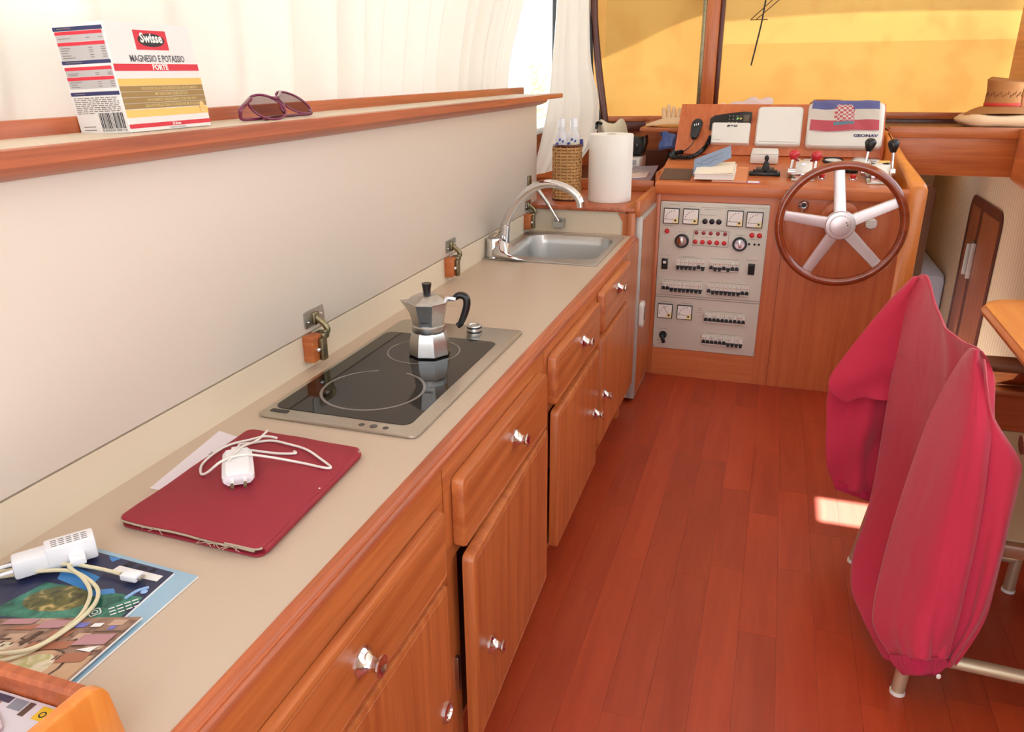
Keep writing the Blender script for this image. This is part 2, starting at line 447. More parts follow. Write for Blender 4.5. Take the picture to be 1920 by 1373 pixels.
# starboard side: lined hull side, window band, side locker
bm = B(); box(bm, .95, 1.01, -1.5, 5.6, -.8, .985)
struct('wall_right', bm, stripeW)
bm = B(); box(bm, .95, 1.01, -1.5, 4.2, 1.86, 2.0); box(bm, .95, 1.01, 3.9, 4.2, .985, 1.86); box(bm, .95, 1.01, -1.5, -1.1, .985, 1.86); box(bm, .95, 1.01, 1.2, 1.3, .985, 1.86)
struct('wall_right_top', bm, teakY)
win = thing('window_4', None, None, (.98, 1.5, .985), kind='structure')
for y0, y1 in ((-1.1, 1.2), (1.3, 3.9)):
    bm = B(); box(bm, .977, .982, y0, y1, .985, 1.86); obj('pane', bm, paneM, win)
# headliner with an unseen hole added to let the sun patch through
hx, hy = .302, 2.155
k = (2.0) / SUN.z
px_, py_ = hx + SUN.x * k, hy + SUN.y * k
h0, h1, v0, v1 = px_ - .078, px_ + .078, py_ - .072, py_ + .072
bm = B()
X0, X1, Y0, Y1 = -1.32, 1.3, -.25, 4.44  # aft end cut back so more sky light reaches the helm
box(bm, X0, h0, Y0, Y1, 2.0, 2.02); box(bm, h1, X1, Y0, Y1, 2.0, 2.02); box(bm, h0, h1, Y0, v0, 2.0, 2.02); box(bm, h0, h1, v1, Y1, 2.0, 2.02)
prism(bm, [(-1.32, 4.44, 2.0), (1.3, 4.44, 2.0), (1.3, 4.60, 2.0), (-.38, 4.605, 2.0), (-.75, 4.54, 2.0), (-1.0, 4.485, 2.0)], (0, 0, .02))
struct('ceiling', bm, ceilM)
# front bulkhead below the windscreen and the lower cabin beyond the companionway
bm = B(); box(bm, -1.03, .45, 4.06, 4.10, -.1, .985)
struct('wall_front', bm, teakX)
bm = B(); box(bm, .40, 1.0, 5.5, 5.56, -.8, 1.0); box(bm, .40, .44, 4.1, 5.5, -.8, .98)
struct('wall_forward', bm, stripeW)
bm = B(); box(bm, .40, 1.0, 3.15, 5.56, -.82, -.78)
struct('floor_lower', bm, helmX)
bm = B(); box(bm, .40, 1.0, 3.71, 4.45, .92, .94); box(bm, .40, 1.0, 4.8, 5.56, .92, .94); box(bm, .40, .52, 4.45, 4.8, .92, .94); box(bm, .86, 1.0, 4.45, 4.8, .92, .94)
struct('trim_2', bm, ceilM)                                    # underside of the foredeck, opening added to light the lower cabin

# windscreen: two panes with frames
bx = [(-.845, 3.985), (-.36, 4.2), (1.1, 4.2)]                     # plan of the windscreen sill
def wpane(name, p, q, z0, z1, glass=True):
    w = thing(name, None, None, ((p[0] + q[0]) / 2, (p[1] + q[1]) / 2, z0), kind='structure')
    b = B(); d = (Vector((q[0], q[1], 0)) - Vector((p[0], p[1], 0))).normalized(); n = Vector((-d.y, d.x, 0)) * .006
    prism(b, [(p[0], p[1], z0), (q[0], q[1], z0), (q[0], q[1], z1), (p[0], p[1], z1)], n)
    obj('pane', b, paneM, w); return w
w2 = wpane('window_2', bx[0], bx[1], 1.0, 1.98)
w3 = wpane('window_3', bx[1], bx[2], 1.02, 1.98)
def bar(bm, p, q, t, n, z0, z1, bev=.003):
    d = (Vector((q[0], q[1], 0)) - Vector((p[0], p[1], 0))); L = d.length; d.normalize(); nn = Vector((d.y, -d.x, 0))
    c = Vector(((p[0] + q[0]) / 2, (p[1] + q[1]) / 2, (z0 + z1) / 2)) + nn * (n + t / 2)
    obox(bm, c, d * L / 2, nn * t / 2, (0, 0, (z1 - z0) / 2), bev)
for w, p, q, z0, z1 in ((w2, bx[0], bx[1], .975, 1.0), (w3, bx[1], bx[2], .99, 1.02)):
    b = B(); bar(b, p, q, .02, 0.0, z0, z1); obj('bottom_rail', b, teakX, w)
    b = B(); bar(b, p, q, .012, .0, z0 - .05, z0); obj('dark_seal', b, darkW, w)
# mullion between the panes: teak post with darker rebates either side
b = B(); obox(b, (-.36, 4.165, 1.47), (.03, 0, 0), (0, .045, 0), (0, 0, .53), .006)
struct('trim_3', b, teakZ)
for sx in (-.043, .041):
    b = B(); obox(b, (-.36 + sx, 4.19, 1.47), (.010, 0, 0), (0, .02, 0), (0, 0, .53), .002)
    struct('trim_%d' % (4 if sx < 0 else 5), b, brass if sx < 0 else darkW)
b = B(); tube(b, [(-.832, 3.965, .96), (-.838, 3.965, 1.01), (-.872, 3.965, 1.22), (-.898, 3.965, 1.42), (-.905, 3.965, 1.53), (-.93, 3.965, 2.0)], .018, 12); struct('trim_6', b, darkW)
b = B(); tube(b, [(-.848, 3.945, .955), (-.870, 3.945, 1.03), (-.905, 3.945, 1.19), (-.918, 3.945, 1.39), (-.935, 3.945, 1.53), (-.96, 3.945, 2.0)], .0135, 10); struct('trim_7', b, blackR)

# canvas cover laced outside the windscreen
cc = thing('windscreen_cover', 'tan canvas cover laced outside the front windows, glowing yellow in the sun', 'canvas cover', (0, 4.33, 1.0))
def canvas(name, p, q, z0, z1, dist, nu=18, nv=14, m=None):
    d = Vector((q[0] - p[0], q[1] - p[1], 0)); L = d.length; d.normalize(); n = Vector((-d.y, d.x, 0))
    P = []
    for i in range(nu + 1):
        z = z0 + (z1 - z0) * i / nu; row = []
        for j in range(nv + 1):
            u = j / nv
            w = dist + .006 * math.sin(u * 5 + z * 4) + .004 * math.sin(z * 17 + u * 3)
            row.append(Vector((p[0], p[1], z)) + d * (L * u) + n * w)
        P.append(row)
    b = B(); sheet(b, P)
    if m:
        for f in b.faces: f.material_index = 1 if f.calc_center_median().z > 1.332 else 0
    obj(name, b, m or canvM, cc, smooth=180)
canvas('left_panel', (bx[0][0] - .1, bx[0][1] - .05), (-.33, 4.216), .9, 1.98, .10)
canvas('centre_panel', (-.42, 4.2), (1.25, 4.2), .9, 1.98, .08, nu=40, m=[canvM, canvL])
# wiper between glass and canvas
wp = thing('windscreen_wiper', 'dark windscreen wiper hanging in front of the centre canvas panel', 'wiper', (-.14, 4.23, 1.5))
b = B(); tube(b, [(-.122, 4.232, 1.62), (-.135, 4.232, 1.45), (-.147, 4.234, 1.36), (-.168, 4.236, 1.232)], .004, 6); obj('blade', b, black, wp)
b = B(); cyl(b, (-.19, 4.226, 1.437), (.02, 4.226, 1.63), .0022, seg=6); cyl(b, (-.19, 4.226, 1.437), (-.11, 4.226, 1.437), .0022, seg=6); cyl(b, (-.165, 4.226, 1.437), (.06, 4.226, 1.63), .0022, seg=6); obj('arm', b, darkW, wp)

# dash locker beam to starboard, side locker
b = B(); box(b, .43, .95, 3.66, 3.70, .795, .985, .004); beam = tag(obj('dash_beam', b, teakX, at=(.7, 3.68, .795)), 'reddish teak beam over the companionway with a ledge below the windscreen', 'beam')
b = B(); box(b, .43, .95, 3.652, 3.662, .945, .988, .003); obj('top_moulding', b, teakX, beam)
b = B(); box(b, .43, .95, 3.70, 4.19, .955, .975); obj('ledge', b, darkW, beam)
b = B(); prism(b, [(.905, 3.655, .79), (.95, 3.655, .755), (.95, 3.655, .985), (.905, 3.655, .985)], (0, -1.4, 0)); tag(obj('side_locker', b, teakY, at=(.93, 3.0, .75)), 'teak side locker at the right edge above the striped lining', 'locker')
b = B(); box(b, -.6, .38, 3.62, 4.06, .955, .972, .003); tag(obj('dash_shelf', b, teakX, at=(-.1, 3.9, .955)), 'teak shelf under the windscreen behind the instrument board', 'shelf')

# companionway edge post and cabin berth
b = B(); prism(b, [(.53, 3.30, -.78), (.598, 3.40, -.78), (.602, 3.40, .60), (.606, 3.40, .74), (.600, 3.398, .772), (.58, 3.38, .787), (.53, 3.30, .79)], (0, .03, 0)); struct('trim_8', b, darkW)
b = B(); box(b, .70, .95, 4.62, 5.45, -.5, .16, .04); tag(obj('berth_cushion', b, mat('blue_grey_fabric', S(176, 180, 198), .9, bump=.3, bscale=200), at=(.8, 5.0, -.5)), 'blue grey cushion down in the forward cabin', 'cushion')

# cabin door in the lining
dr = thing('door_1', None, None, (.95, 4.05, -.78), kind='structure')
def door_outline(y0, y1, zt, r, z0=-.78):
    pts = [(y0, z0), (y1, z0)]
    for k in range(7):
        a = PI / 2 * k / 6; pts.append((y1 - r + r * math.cos(a), zt - r + r * math.sin(a)))
    for k in range(7):
        a = PI / 2 + PI / 2 * k / 6; pts.append((y0 + r + r * math.cos(a), zt - r + r * math.sin(a)))
    return pts
out_o = door_outline(3.78, 4.40, .632, .07); out_i = door_outline(3.815, 4.37, .585, .02)
b = B()
rings = [[Vector((xx, a, c)) for a, c in o_] for xx, o_ in ((.949, out_o), (.944, out_o), (.944, out_i), (.9495, out_i))]
ring_loft(b, rings, caps=False); obj('door_frame', b, darkW, dr)
b = B(); box(b, .9465, .9495, 3.815, 4.13, -.78, .585); obj('door_panel', b, doorW, dr)
b = B(); box(b, .9465, .9495, 4.19, 4.37, -.78, .585); obj('stile', b, doorW, dr)
b = B(); box(b, .9485, .9495, 4.13, 4.19, -.78, .585); obj('gap', b, darkW, dr)
hg = None
b = B(); plate(b, (.9465, 4.205, .345), (0, -1, 0), (0, 0, 1), .05, .17, .004, .004); hg = obj('hinge', b, steel, dr)
b = B(); cyl(b, (.941, 4.17, .26), (.941, 4.17, .43), .006, seg=8); obj('hinge_pin', b, steel, hg)
b = B(); box(b, .914, .9455, 4.176, 4.180, .27, .42, .0008); obj('hinge_leaf', b, greyT, hg)
b = B(); box(b, .925, .944, 4.132, 4.136, .26, .43, .0008); obj('hinge_leaf', b, greyT, hg)

# outside: quay, a moored boat and shrubs seen through the side window
b = B(); box(b, -30, 30, -20, 40, -1.6, -1.5); struct('ground', b, waterM)
b = B(); prism(b, [(-6.5, 9.4, -.6), (-2.8, 9.0, -.6), (-2.6, 9.0, .35), (-6.5, 9.4, .35)], (0, 1.2, 0)); bo_ = tag(obj('moored_boat', b, boatW, at=(-4.5, 9.6, -.6)), 'white hull of a moored boat seen through the side window', 'boat')
b = B(); box(b, -4.6, -2.9, 9.05, 9.4, .36, .62, .05); obj('cabin', b, navy, bo_)
rr = random.Random(3)
for nm, cx_, cy_, sc_ in (('shrub', -7.0, 17.5, 1.0), ('shrub', -4.9, 18.0, .9)):
    b = B()
    for k in range(220):
        a = rr.random() * 2 * PI; e = rr.random(); r = sc_ * (.5 + .5 * rr.random())
        c = Vector((cx_ + math.cos(a) * r * .8, cy_ + math.sin(a) * r * .6, .2 + e * 1.3 * sc_)); d = Vector((rr.uniform(-1, 1), rr.uniform(-1, 1), rr.uniform(-1, 1))).normalized()
        u_, v_, _ = basis(d); s_ = .10
        vv = [b.verts.new(c + u_ * s_), b.verts.new(c + v_ * s_ * .5), b.verts.new(c - u_ * s_), b.verts.new(c - v_ * s_ * .5)]; b.faces.new(vv)
    cyl(b, (cx_, cy_, -1.5), (cx_, cy_, .9), .06, .03, 8)
    tag(obj(nm, b, leafM, at=(cx_, cy_, -1.5)), 'left green shrub on the quay beyond the side window' if cx_ < -5.5 else 'right green shrub on the quay beyond the side window', 'shrub', 'shrubs on the quay')

# curtains
def curtain(name, label, edge, X, nfold, amp, seedv):
    """edge: list of (z, y_start, y_end, x_shift)"""
    P = []
    for (z, ya, yb, xs, *sl_) in edge:
        row = []; n = nfold * 12
        for j in range(n + 1):
            u = j / n
            wob = math.sin((.72 * u + .28 * u ** 4) * nfold * 2 * PI + .6 * math.sin(u * 9 + seedv)) * amp * (.65 + .35 * math.sin(u * 23 + seedv)) * (.7 + .6 * u) + .010 * math.sin(u * nfold * 4.7 + seedv)
            row.append(Vector((X + xs + wob + (sl_[0] * u if sl_ else 0), ya + (yb - ya) * u, z)))
        P.append(row)
    P2 = []
    cols = [catmull([P[i][j] for i in range(len(P))], 4) for j in range(len(P[0]))]
    P2 = [[c[i] for c in cols] for i in range(len(cols[0]))]
    b = B(); sheet(b, P2)
    return tag(obj(name, b, curtM, at=(X, (edge[-1][1] + edge[-1][2]) / 2, edge[-1][0]), smooth=180), label, 'curtain')
curtain('curtain', 'long white curtain drawn across the side window behind the ledge', [(1.9, -.3, 3.35, 0), (1.6, -.2, 3.22, 0), (1.4, -.1, 3.06, 0), (1.25, 0, 2.94, .0), (1.12, 0, 2.90, .0)], -.988, 22, .033, 1.0)
curtain('curtain', 'short white curtain gathered in the front corner by the paper roll', [(1.9, 3.46, 3.95, 0, .03), (1.5, 3.44, 3.93, .0, .04), (1.25, 3.37, 3.91, .0, .06), (1.08, 3.27, 3.88, .01, .10), (.93, 3.12, 3.70, .02, .12), (.82, 3.00, 3.42, .02, .10)], -.955, 5, .018, 2.2)

# ------------------------------------------------------------------ galley
# worktop with a cut-out for the sink
wt_ = thing('worktop', 'long beige laminate worktop with a reddish teak nosing', 'worktop', (-.64, 1.3, .63))
b = B(); bx0, bx1, by0, by1 = -.822, -.497, 2.295, 2.668
for q in ((-.85, -.46, .20, by0), (-.85, -.46, by1, 2.735), (-.85, bx0, by0, by1), (bx1, -.46, by0, by1)): box(b, q[0], q[1], q[2], q[3], .636, .66)
obj('laminate_top', b, laminate, wt_)
prof = [(-.4605, .6612), (-.4495, .6612), (-.4465, .6595), (-.445, .6565), (-.4425, .6555), (-.4395, .6565), (-.437, .6545), (-.4348, .650), (-.4343, .646), (-.4385, .6455), (-.46, .6455)]
b = B(); prism(b, [(a, .20, c) for a, c in prof], (0, 2.52, 0)); obj('nosing', b, teakR, wt_)
b = B(); box(b, -.863, -.8455, .20, 2.735, .655, .728); obj('backsplash', b, lamEdge, wt_)
# end board with chamfered teak corner
eb = thing('end_board', 'cream board at the far end of the sink framed in teak', 'board', (-.65, 2.745, .66))
b = B(); box(b, -.86, -.49, 2.737, 2.75, .655, .742); obj('panel', b, lamEdge, eb)
b = B(); prism(b, [(-.515, 2.732, .738), (-.478, 2.732, .738), (-.478, 2.732, .66), (-.497, 2.732, .66), (-.497, 2.732, .708)], (0, .018, 0)); obj('corner_bracket', b, teakZ, eb)
b = B(); box(b, -.479, -.452, 2.725, 2.75, .15, .742, .003); obj('post', b, teakZ, eb)
# locker top beyond the sink
lt = thing('locker_top', 'reddish teak locker top carrying the basket and paper roll', 'counter', (-.63, 2.95, .73))
b = B(); box(b, -.99, -.455, 2.725, 3.16, .742, .757, .003); obj('board', b, teakR, lt)
b = B(); box(b, -.4555, -.436, 2.725, 3.105, .727, .785, .004); obj('side_fiddle', b, teakY, lt)
b = B(); box(b, -.99, -.975, 2.73, 3.16, .757, .80, .003); obj('back_fiddle', b, darkW, lt)
b = B(); box(b, -.95, -.455, 3.15, 3.165, .757, .80, .003); obj('cross_fiddle', b, teakX, lt)

# cabinet units
def knob(bm_list, p, d, s=1.0):
    b = B(); lathe(b, [(r_ * s, h_ * s) for r_, h_ in ((0, 0), (.0168, 0), (.0168, .0015), (.0138, .004), (.0092, .010), (.0082, .0155), (.0098, .019), (.0122, .0212), (.0122, .0235), (.0100, .0238), (.0065, .0215), (0, .0205))], p, d, 24); return b
def front(y0, y1, z0, z1, x=-.434, t=.021, bev=.006):
    """lipped front with a rounded edge and a fine inlaid line"""
    b = B(); rings = []
    def rc(ins, xx):
        r = max(.010 - ins * .5, .003); return [Vector((xx, (y0 + y1) / 2 + a, (z0 + z1) / 2 + c)) for a, c in rrect(y1 - y0 - 2 * ins, z1 - z0 - 2 * ins, r, 4)]
    ring_loft(b, [rc(0, x), rc(0, x + t - bev), rc(bev * .3, x + t - bev * .3), rc(bev, x + t), rc(bev + .004, x + t), rc(bev + .0045, x + t - .0008), rc(bev + .0055, x + t - .0008), rc(bev + .006, x + t)])
    return b
def cabinet(label, y0, y1, dy, ky, kz, dk, door_ang=0.0, lipped=False, latch=False, sink=False):
    zs_ = .515 if sink else .630
    c = thing('galley_cabinet', label, 'cabinet', (-.64, (y0 + y1) / 2, 0), 'galley base cabinets')
    b = B()
    box(b, -.84, -.452, y0 + .001, y0 + .016, .071, zs_); box(b, -.84, -.452, y1 - .016, y1 - .001, .071, zs_); box(b, -.84, -.452, y0 + .016, y1 - .016, .071, .083)
    box(b, -.845, -.835, y0 + .001, y1 - .001, .071, zs_)
    tag(obj('carcass', b, helmZ, c))
    X0, X1 = -.451, -.4352
    zr = (dy[2] + dk[3]) / 2
    for z0_, z1_ in ((dy[3] - .012, .6452), (zr - .014, zr + .014)):
        b = B(); box(b, X0, X1, y0 + .001, y1 - .001, z0_, z1_); obj('rail', b, teakY, c)
    for ya, yb in ((y0 + .001, dy[0] + .012), (dy[1] - .012, y1 - .001)):
        for za, zb in ((.072, zr - .0145), (zr + .0145, dy[3] - .0125)):
            b = B(); box(b, X0, X1, ya, yb, za, zb); obj('stile', b, teakZ, c)
    b = B(); box(b, -.50, -.49, y0 + .001, y1 - .001, 0.0005, .07); obj('toe_kick', b, darkW, c)
    xs = -.413 if not lipped else -.419
    tt = .021 if not lipped else .015
    dr_ = obj('drawer', front(dy[0], dy[1], dy[2], dy[3], t=tt), teakY, c)
    obj('knob', knob(None, (xs, ky[0], ky[1]), (1, 0, 0), 1.18 if lipped else 1.08), chrome, dr_)
    if not sink:
      b = B(); box(b, -.80, -.4345, dy[0] + .03, dy[1] - .03, dy[2] + .02, dy[2] + .028); box(b, -.80, -.4345, dy[0] + .03, dy[0] + .036, dy[2] + .02, dy[3] - .03); box(b, -.80, -.4345, dy[1] - .036, dy[1] - .03, dy[2] + .02, dy[3] - .03); obj('drawer_box', b, teakX, dr_)
    b = front(dk[0], dk[1], dk[2], dk[3], t=tt)
    if latch:
        kb = B(); lathe(kb, [(0, 0), (.019, 0), (.019, .003), (.0135, .0045), (.012, .001), (0, .001)], (xs, kz[0], kz[1]), (1, 0, 0), 24)
    else: kb = knob(None, (xs, kz[0], kz[1]), (1, 0, 0), 1.02)
    if door_ang:
        M_ = Matrix.Translation((-.434, dk[1], 0)) @ Matrix.Rotation(door_ang, 4, 'Z') @ Matrix.Translation((.434, -dk[1], 0))
        b.transform(M_); kb.transform(M_)
    d_ = obj('door', b, teakZ, c)
    obj('knob' if not latch else 'flush_ring_latch', kb, chrome, d_)
    if math.degrees(door_ang) > 1.5:
        b = B(); box(b, -.446, -.428, dk[0] - .004, dk[0] + .006, .20, .27, .001); obj('catch', b, steel, c)
    return c
cabinet('nearest galley cabinet with lipped drawer front and flush ring latch on its door', .22, .950, (.25, .926, .469, .592), (.657, .533), (.895, .226), (.25, .923, .07, .462), lipped=True, latch=True)
cabinet('galley cabinet below the hob with its door standing ajar', .952, 1.505, (.984, 1.470, .484, .612), (1.245, .562), (1.05, .242), (.972, 1.474, .085, .478), door_ang=math.radians(2.1))
cabinet('galley cabinet between the hob cabinet and the sink cabinet', 1.507, 2.02, (1.538, 1.998, .505, .622), (1.795, .574), (1.955, .305), (1.542, 1.998, .125, .487), door_ang=math.radians(.8))
cabinet('galley cabinet under the sink beside the fridge', 2.022, 2.475, (2.045, 2.452, .516, .634), (2.24, .599), (2.085, .311), (2.045, 2.452, .16, .500), sink=True)
b = B(); box(b, -.451, -.4352, 2.477, 2.725, .10, .6452); box(b, -.50, -.49, 2.477, 2.725, 0.0005, .10); tag(obj('filler_panel', b, teakZ, at=(-.44, 2.6, 0)), 'teak filler panel between the last cabinet and the fridge', 'panel')

# fridge
fr = thing('fridge', 'built-in fridge with teak veneered door in a grey metal frame', 'fridge', (-.6, 2.93, 0))
b = B(); box(b, -.92, -.46, 2.756, 3.09, .02, .725); obj('body', b, panelG, fr)
b = B(); box(b, -.4595, -.430, 2.756, 3.09, .018, .726, .002); dd = obj('door', b, greyT, fr)
b = B(); box(b, -.4305, -.4285, 2.772, 3.076, .034, .712); obj('door_panel', b, teakZ, dd)
b = B(); plate(b, (-.429, 2.79, .355), (0, 1, 0), (0, 0, 1), .055, .10, .02, .016, .004); h_ = obj('latch', b, whiteW, fr)
b = B(); box(b, -.414, -.4115, 2.795, 2.803, .33, .38); obj('latch_slot', b, black, h_)

# hob
hb = thing('hob', 'black ceramic two-ring hob in a brushed steel frame', 'hob', (-.65, 1.29, .66))
b = B(); plate(b, (-.651, 1.288, .6605), (1, 0, 0), (0, 1, 0), .300, .570, .012, .005, .0015); obj('steel_frame', b, steel, hb)
b = B(); plate(b, (-.660, 1.257, .6652), (1, 0, 0), (0, 1, 0), .262, .440, .018, .0012); obj('glass', b, ceran, hb)
def ring(bm, c, r0, r1, a0=0, a1=2 * PI, n=64):
    vs0 = [bm.verts.new(Vector(c) + Vector((math.cos(a0 + (a1 - a0) * k / n) * r0, math.sin(a0 + (a1 - a0) * k / n) * r0, 0))) for k in range(n + 1)]
    vs1 = [bm.verts.new(Vector(c) + Vector((math.cos(a0 + (a1 - a0) * k / n) * r1, math.sin(a0 + (a1 - a0) * k / n) * r1, 0))) for k in range(n + 1)]
    for k in range(n): bm.faces.new((vs0[k], vs1[k], vs1[k + 1], vs0[k + 1]))
b = B(); ring(b, (-.660, 1.160, .66665), .0915, .0968, PI * .62, PI * 2.42); obj('ring_mark', b, ringM, hb)
b = B(); ring(b, (-.658, 1.378, .66665), .073, .0768); obj('ring_mark', b, ringM, hb)
for k, (dx_, r_) in enumerate(((-.022, .004), (0, .0055), (.022, .004))):
    b = B(); lathe(b, [(0, 0), (r_ + .0015, 0), (r_ + .0015, .0006), (r_, .0008), (0, .0008)], (-.585 + dx_, 1.019, .6653), (0, 0, 1), 16); obj('indicator_lamp', b, mat('smoked_lens', S(70, 62, 58), .2), hb)
b = B(); plate(b, (-.77, 1.026, .6653), (1, 0, 0), (0, 1, 0), .035, .012, .003, .0008); obj('badge', b, black, hb)
b = B(); lathe(b, [(0, 0), (.0165, 0), (.0165, .017), (.0155, .0185), (.012, .0185), (.011, .0165), (0, .0165)], (-.602, 1.527, .6656), (0, 0, 1), 28); kn = obj('control_knob', b, alum, hb)
b = B(); lathe(b, [(.0167, .002), (.0169, .002), (.0169, .0055), (.0167, .0055)], (-.602, 1.527, .6656), (0, 0, 1), 28, caps=False); lathe(b, [(.0167, .012), (.0169, .012), (.0169, .0155), (.0167, .0155)], (-.602, 1.527, .6656), (0, 0, 1), 28, caps=False); obj('dark_bands', b, black, kn)

# sink
sk = thing('sink', 'rectangular stainless steel sink set into the worktop', 'sink', (-.66, 2.47, .66))
b = B()
oc, oo = (-.668, 2.465), []
O = [Vector((oc[0] + a, oc[1] + c, .6612)) for a, c in rrect(.372, .456, .012, 8)]
c2 = (-.6595, 2.4815)
def rr3(w, h, r, z): return [Vector((c2[0] + a, c2[1] + c, z)) for a, c in rrect(w, h, r, 8)]
O2 = [p + Vector((0, 0, .0025)) for p in O]
ring_loft(b, [O, O2, rr3(.318, .366, .065, .6634), rr3(.308, .356, .062, .660), rr3(.300, .348, .058, .63), rr3(.288, .336, .055, .548), rr3(.23, .27, .05, .535), rr3(.03, .03, .0149, .532)], caps=False)
f_ = b.faces.new([v for v in list(b.verts)[-36:]])
obj('bowl', b, steelB, sk, smooth=50)
b = B(); lathe(b, [(0, .001), (.02, .001), (.022, .004), (.026, .004), (.027, 0)], (c2[0], c2[1], .532), (0, 0, 1), 24, caps=False); obj('drain', b, chrome, sk)

# mixer tap
tp = thing('mixer_tap', 'chrome swan-neck mixer tap beside the sink', 'tap', (-.805, 2.30, .663))
b = B(); lathe(b, [(.027, 0), (.027, .012), (.0245, .02), (.0245, .05), (.022, .058), (0, .060)], (-.822, 2.272, .6635), (0, 0, 1), 24); obj('body', b, chrome, tp)
b = B(); tube(b, [(-.812, 2.32, .712), (-.798, 2.315, .755), (-.775, 2.31, .802), (-.738, 2.305, .850), (-.69, 2.30, .883), (-.64, 2.295, .893), (-.59, 2.29, .882), (-.558, 2.288, .860), (-.547, 2.287, .840)], lambda t: .0145 - .003 * t, 16, 8); sp_ = obj('spout', b, chrome, tp)
b = B(); cyl(b, (-.547, 2.287, .842), (-.5455, 2.287, .828), .0125, .0125, 16); obj('aerator', b, chrome, sp_)
b = B(); cyl(b, (-.803, 2.318, .70), (-.797, 2.315, .757), .0185, .0165, 20); obj('collar', b, chrome, tp)
P = [[(-.835, 2.272, .70), (-.80, 2.268, .716), (-.772, 2.28, .705)], [(-.832, 2.255, .676), (-.80, 2.238, .69), (-.765, 2.245, .686)], [(-.80, 2.235, .667), (-.77, 2.222, .676), (-.735, 2.225, .676)], [(-.745, 2.228, .664), (-.725, 2.224, .668), (-.705, 2.232, .6665)]]
b = B(); sheet(b, surf(P, 6, 6), (0, .014, -.006)); obj('lever', b, chrome, tp, smooth=60)
b = B(); cyl(b, (-.842, 2.34, .70), (-.842, 2.27, .70), .026, .024, 20); obj('cartridge_cap', b, chrome, tp)

# lid
ld = thing('folding_countertop', 'cream fold-up countertop standing against the window, teak moulding along its top', 'countertop', (-.855, 1.6, .73))
b = B(); box(b, -.863, -.845, .15, 2.822, .7305, 1.10, .002); obj('panel', b, lidM, ld)
b = B(); prof = [(-.865, 1.096), (-.846, 1.096), (-.828, 1.100), (-.808, 1.108), (-.800, 1.116), (-.800, 1.134), (-.806, 1.1355), (-.865, 1.1355)]
prism(b, [(a, .15, c) for a, c in prof], (0, 2.66, 0)); obj('moulding', b, teakR, ld)
b = B(); box(b, -.865, -.800, 2.81, 3.02, 1.118, 1.134, .003); obj('moulding_tail', b, teakR, ld)
b = B(); box(b, -.925, -.8085, .15, 2.81, 1.1352, 1.1365); obj('top_edge', b, lamEdge, ld)
b = B(); box(b, -.94, -.925, .10, 2.92, 1.10, 1.158, .003); tag(obj('window_ledge', b, teakR, at=(-.93, 1.5, 1.10)), 'thin teak rail along the foot of the long curtain', 'rail')
b = B(); box(b, -.925, -.866, .10, 2.82, 1.05, 1.135); struct('trim_9', b, lamEdge)
def hinge(y):
    b = B(); box(b, -.8455, -.822, y - .045, y - .012, .676, .7295, .002); blk = obj('hinge_block', b, teakX, ld)
    b = B(); plate(b, (-.8449, y + .002, .757), (0, 1, 0), (0, 0, 1), .070, .034, .005, .0025); obj('hinge_plate', b, alum, blk)
    b = B(); box(b, -.8215, -.812, y - .026, y - .008, .676, .722, .002); box(b, -.840, -.815, y - .012, y + .010, .714, .730, .005); tube(b, [(-.830, y - .004, .722), (-.818, y + .004, .730), (-.822, y + .004, .742), (-.840, y + .002, .757)], .0065, 8); box(b, -.843, -.836, y - .008, y + .010, .742, .768, .003)
    obj('hinge_arm', b, brass, blk)
    b = B(); ball(b, (-.82, y - .03, .70), .005); ball(b, (-.842, y - .022, .752), .0025, u=8, v=6); ball(b, (-.842, y + .026, .757), .0025, u=8, v=6); obj('hinge_screw', b, chrome, blk)
for y in (1.268, 1.975, 2.705): hinge(y)
b = B(); cyl(b, (-.828, 2.72, .836), (-.768, 2.715, .762), .0075, seg=12); st_ = obj('gas_strut', b, alum, ld)
b = B(); cyl(b, (-.770, 2.715, .764), (-.728, 2.712, .703), .005, seg=12); obj('strut_rod', b, chrome, st_)
b = B(); plate(b, (-.729, 2.736, .694), (1, 0, 0), (0, 0, 1), .042, .036, .003, .004); box(b, -.748, -.744, 2.708, 2.733, .678, .71); box(b, -.714, -.710, 2.708, 2.733, .678, .71); box(b, -.744, -.714, 2.708, 2.722, .68, .70); obj('strut_bracket', b, steel, st_)
b = B(); box(b, -.8445, -.838, 2.705, 2.735, .82, .86, .002); obj('strut_mount', b, brass, st_)

# ------------------------------------------------------------------ helm console
hc = thing('helm_console', 'teak helm console with sloping instrument board and raised right wing', 'console', (.04, 3.3, 0))
b = B(); box(b, -.44, .47, 3.112, 3.60, .0, .785); obj('carcass', b, helmZ, hc)
b = B(); box(b, -.44, -.416, 3.098, 3.113, .0, .760, .002); obj('left_stile', b, helmZ, hc)
b = B(); box(b, -.4155, .052, 3.100, 3.113, .733, .760); obj('head_rail', b, helmX, hc)
b = B(); box(b, -.4155, -.003, 3.100, 3.113, .0, .119); obj('plinth_board', b, helmX, hc)
b = B(); box(b, -.0025, .054, 3.100, 3.113, .0, .733); obj('middle_stile', b, helmZ, hc)
b = B(); box(b, .0555, .462, 3.1005, 3.113, .0, .760); obj('wheel_board', b, helmZ, hc)
b = B(); prism(b, [(-.44, 3.085, .760), (-.44, 3.085, .796), (-.44, 3.094, .806), (-.44, 3.112, .806), (-.44, 3.112, .760)], (.902, 0, 0), .002); obj('front_lip', b, helmX, hc)
dv = Vector((0, .987, .1604)); dnm = Vector((0, -.1604, .987))
def D(x, s, h=0.0): return Vector((x, 3.1, .805)) + dv * s + dnm * h
b = B(); obox(b, D(-.01, .212, -.006), (.43, 0, 0), dv * .203, dnm * .006); obj('desk_top', b, helmX, hc)
bu = Vector((0, .4472, .8944)); bnm = Vector((0, -.8944, .4472))
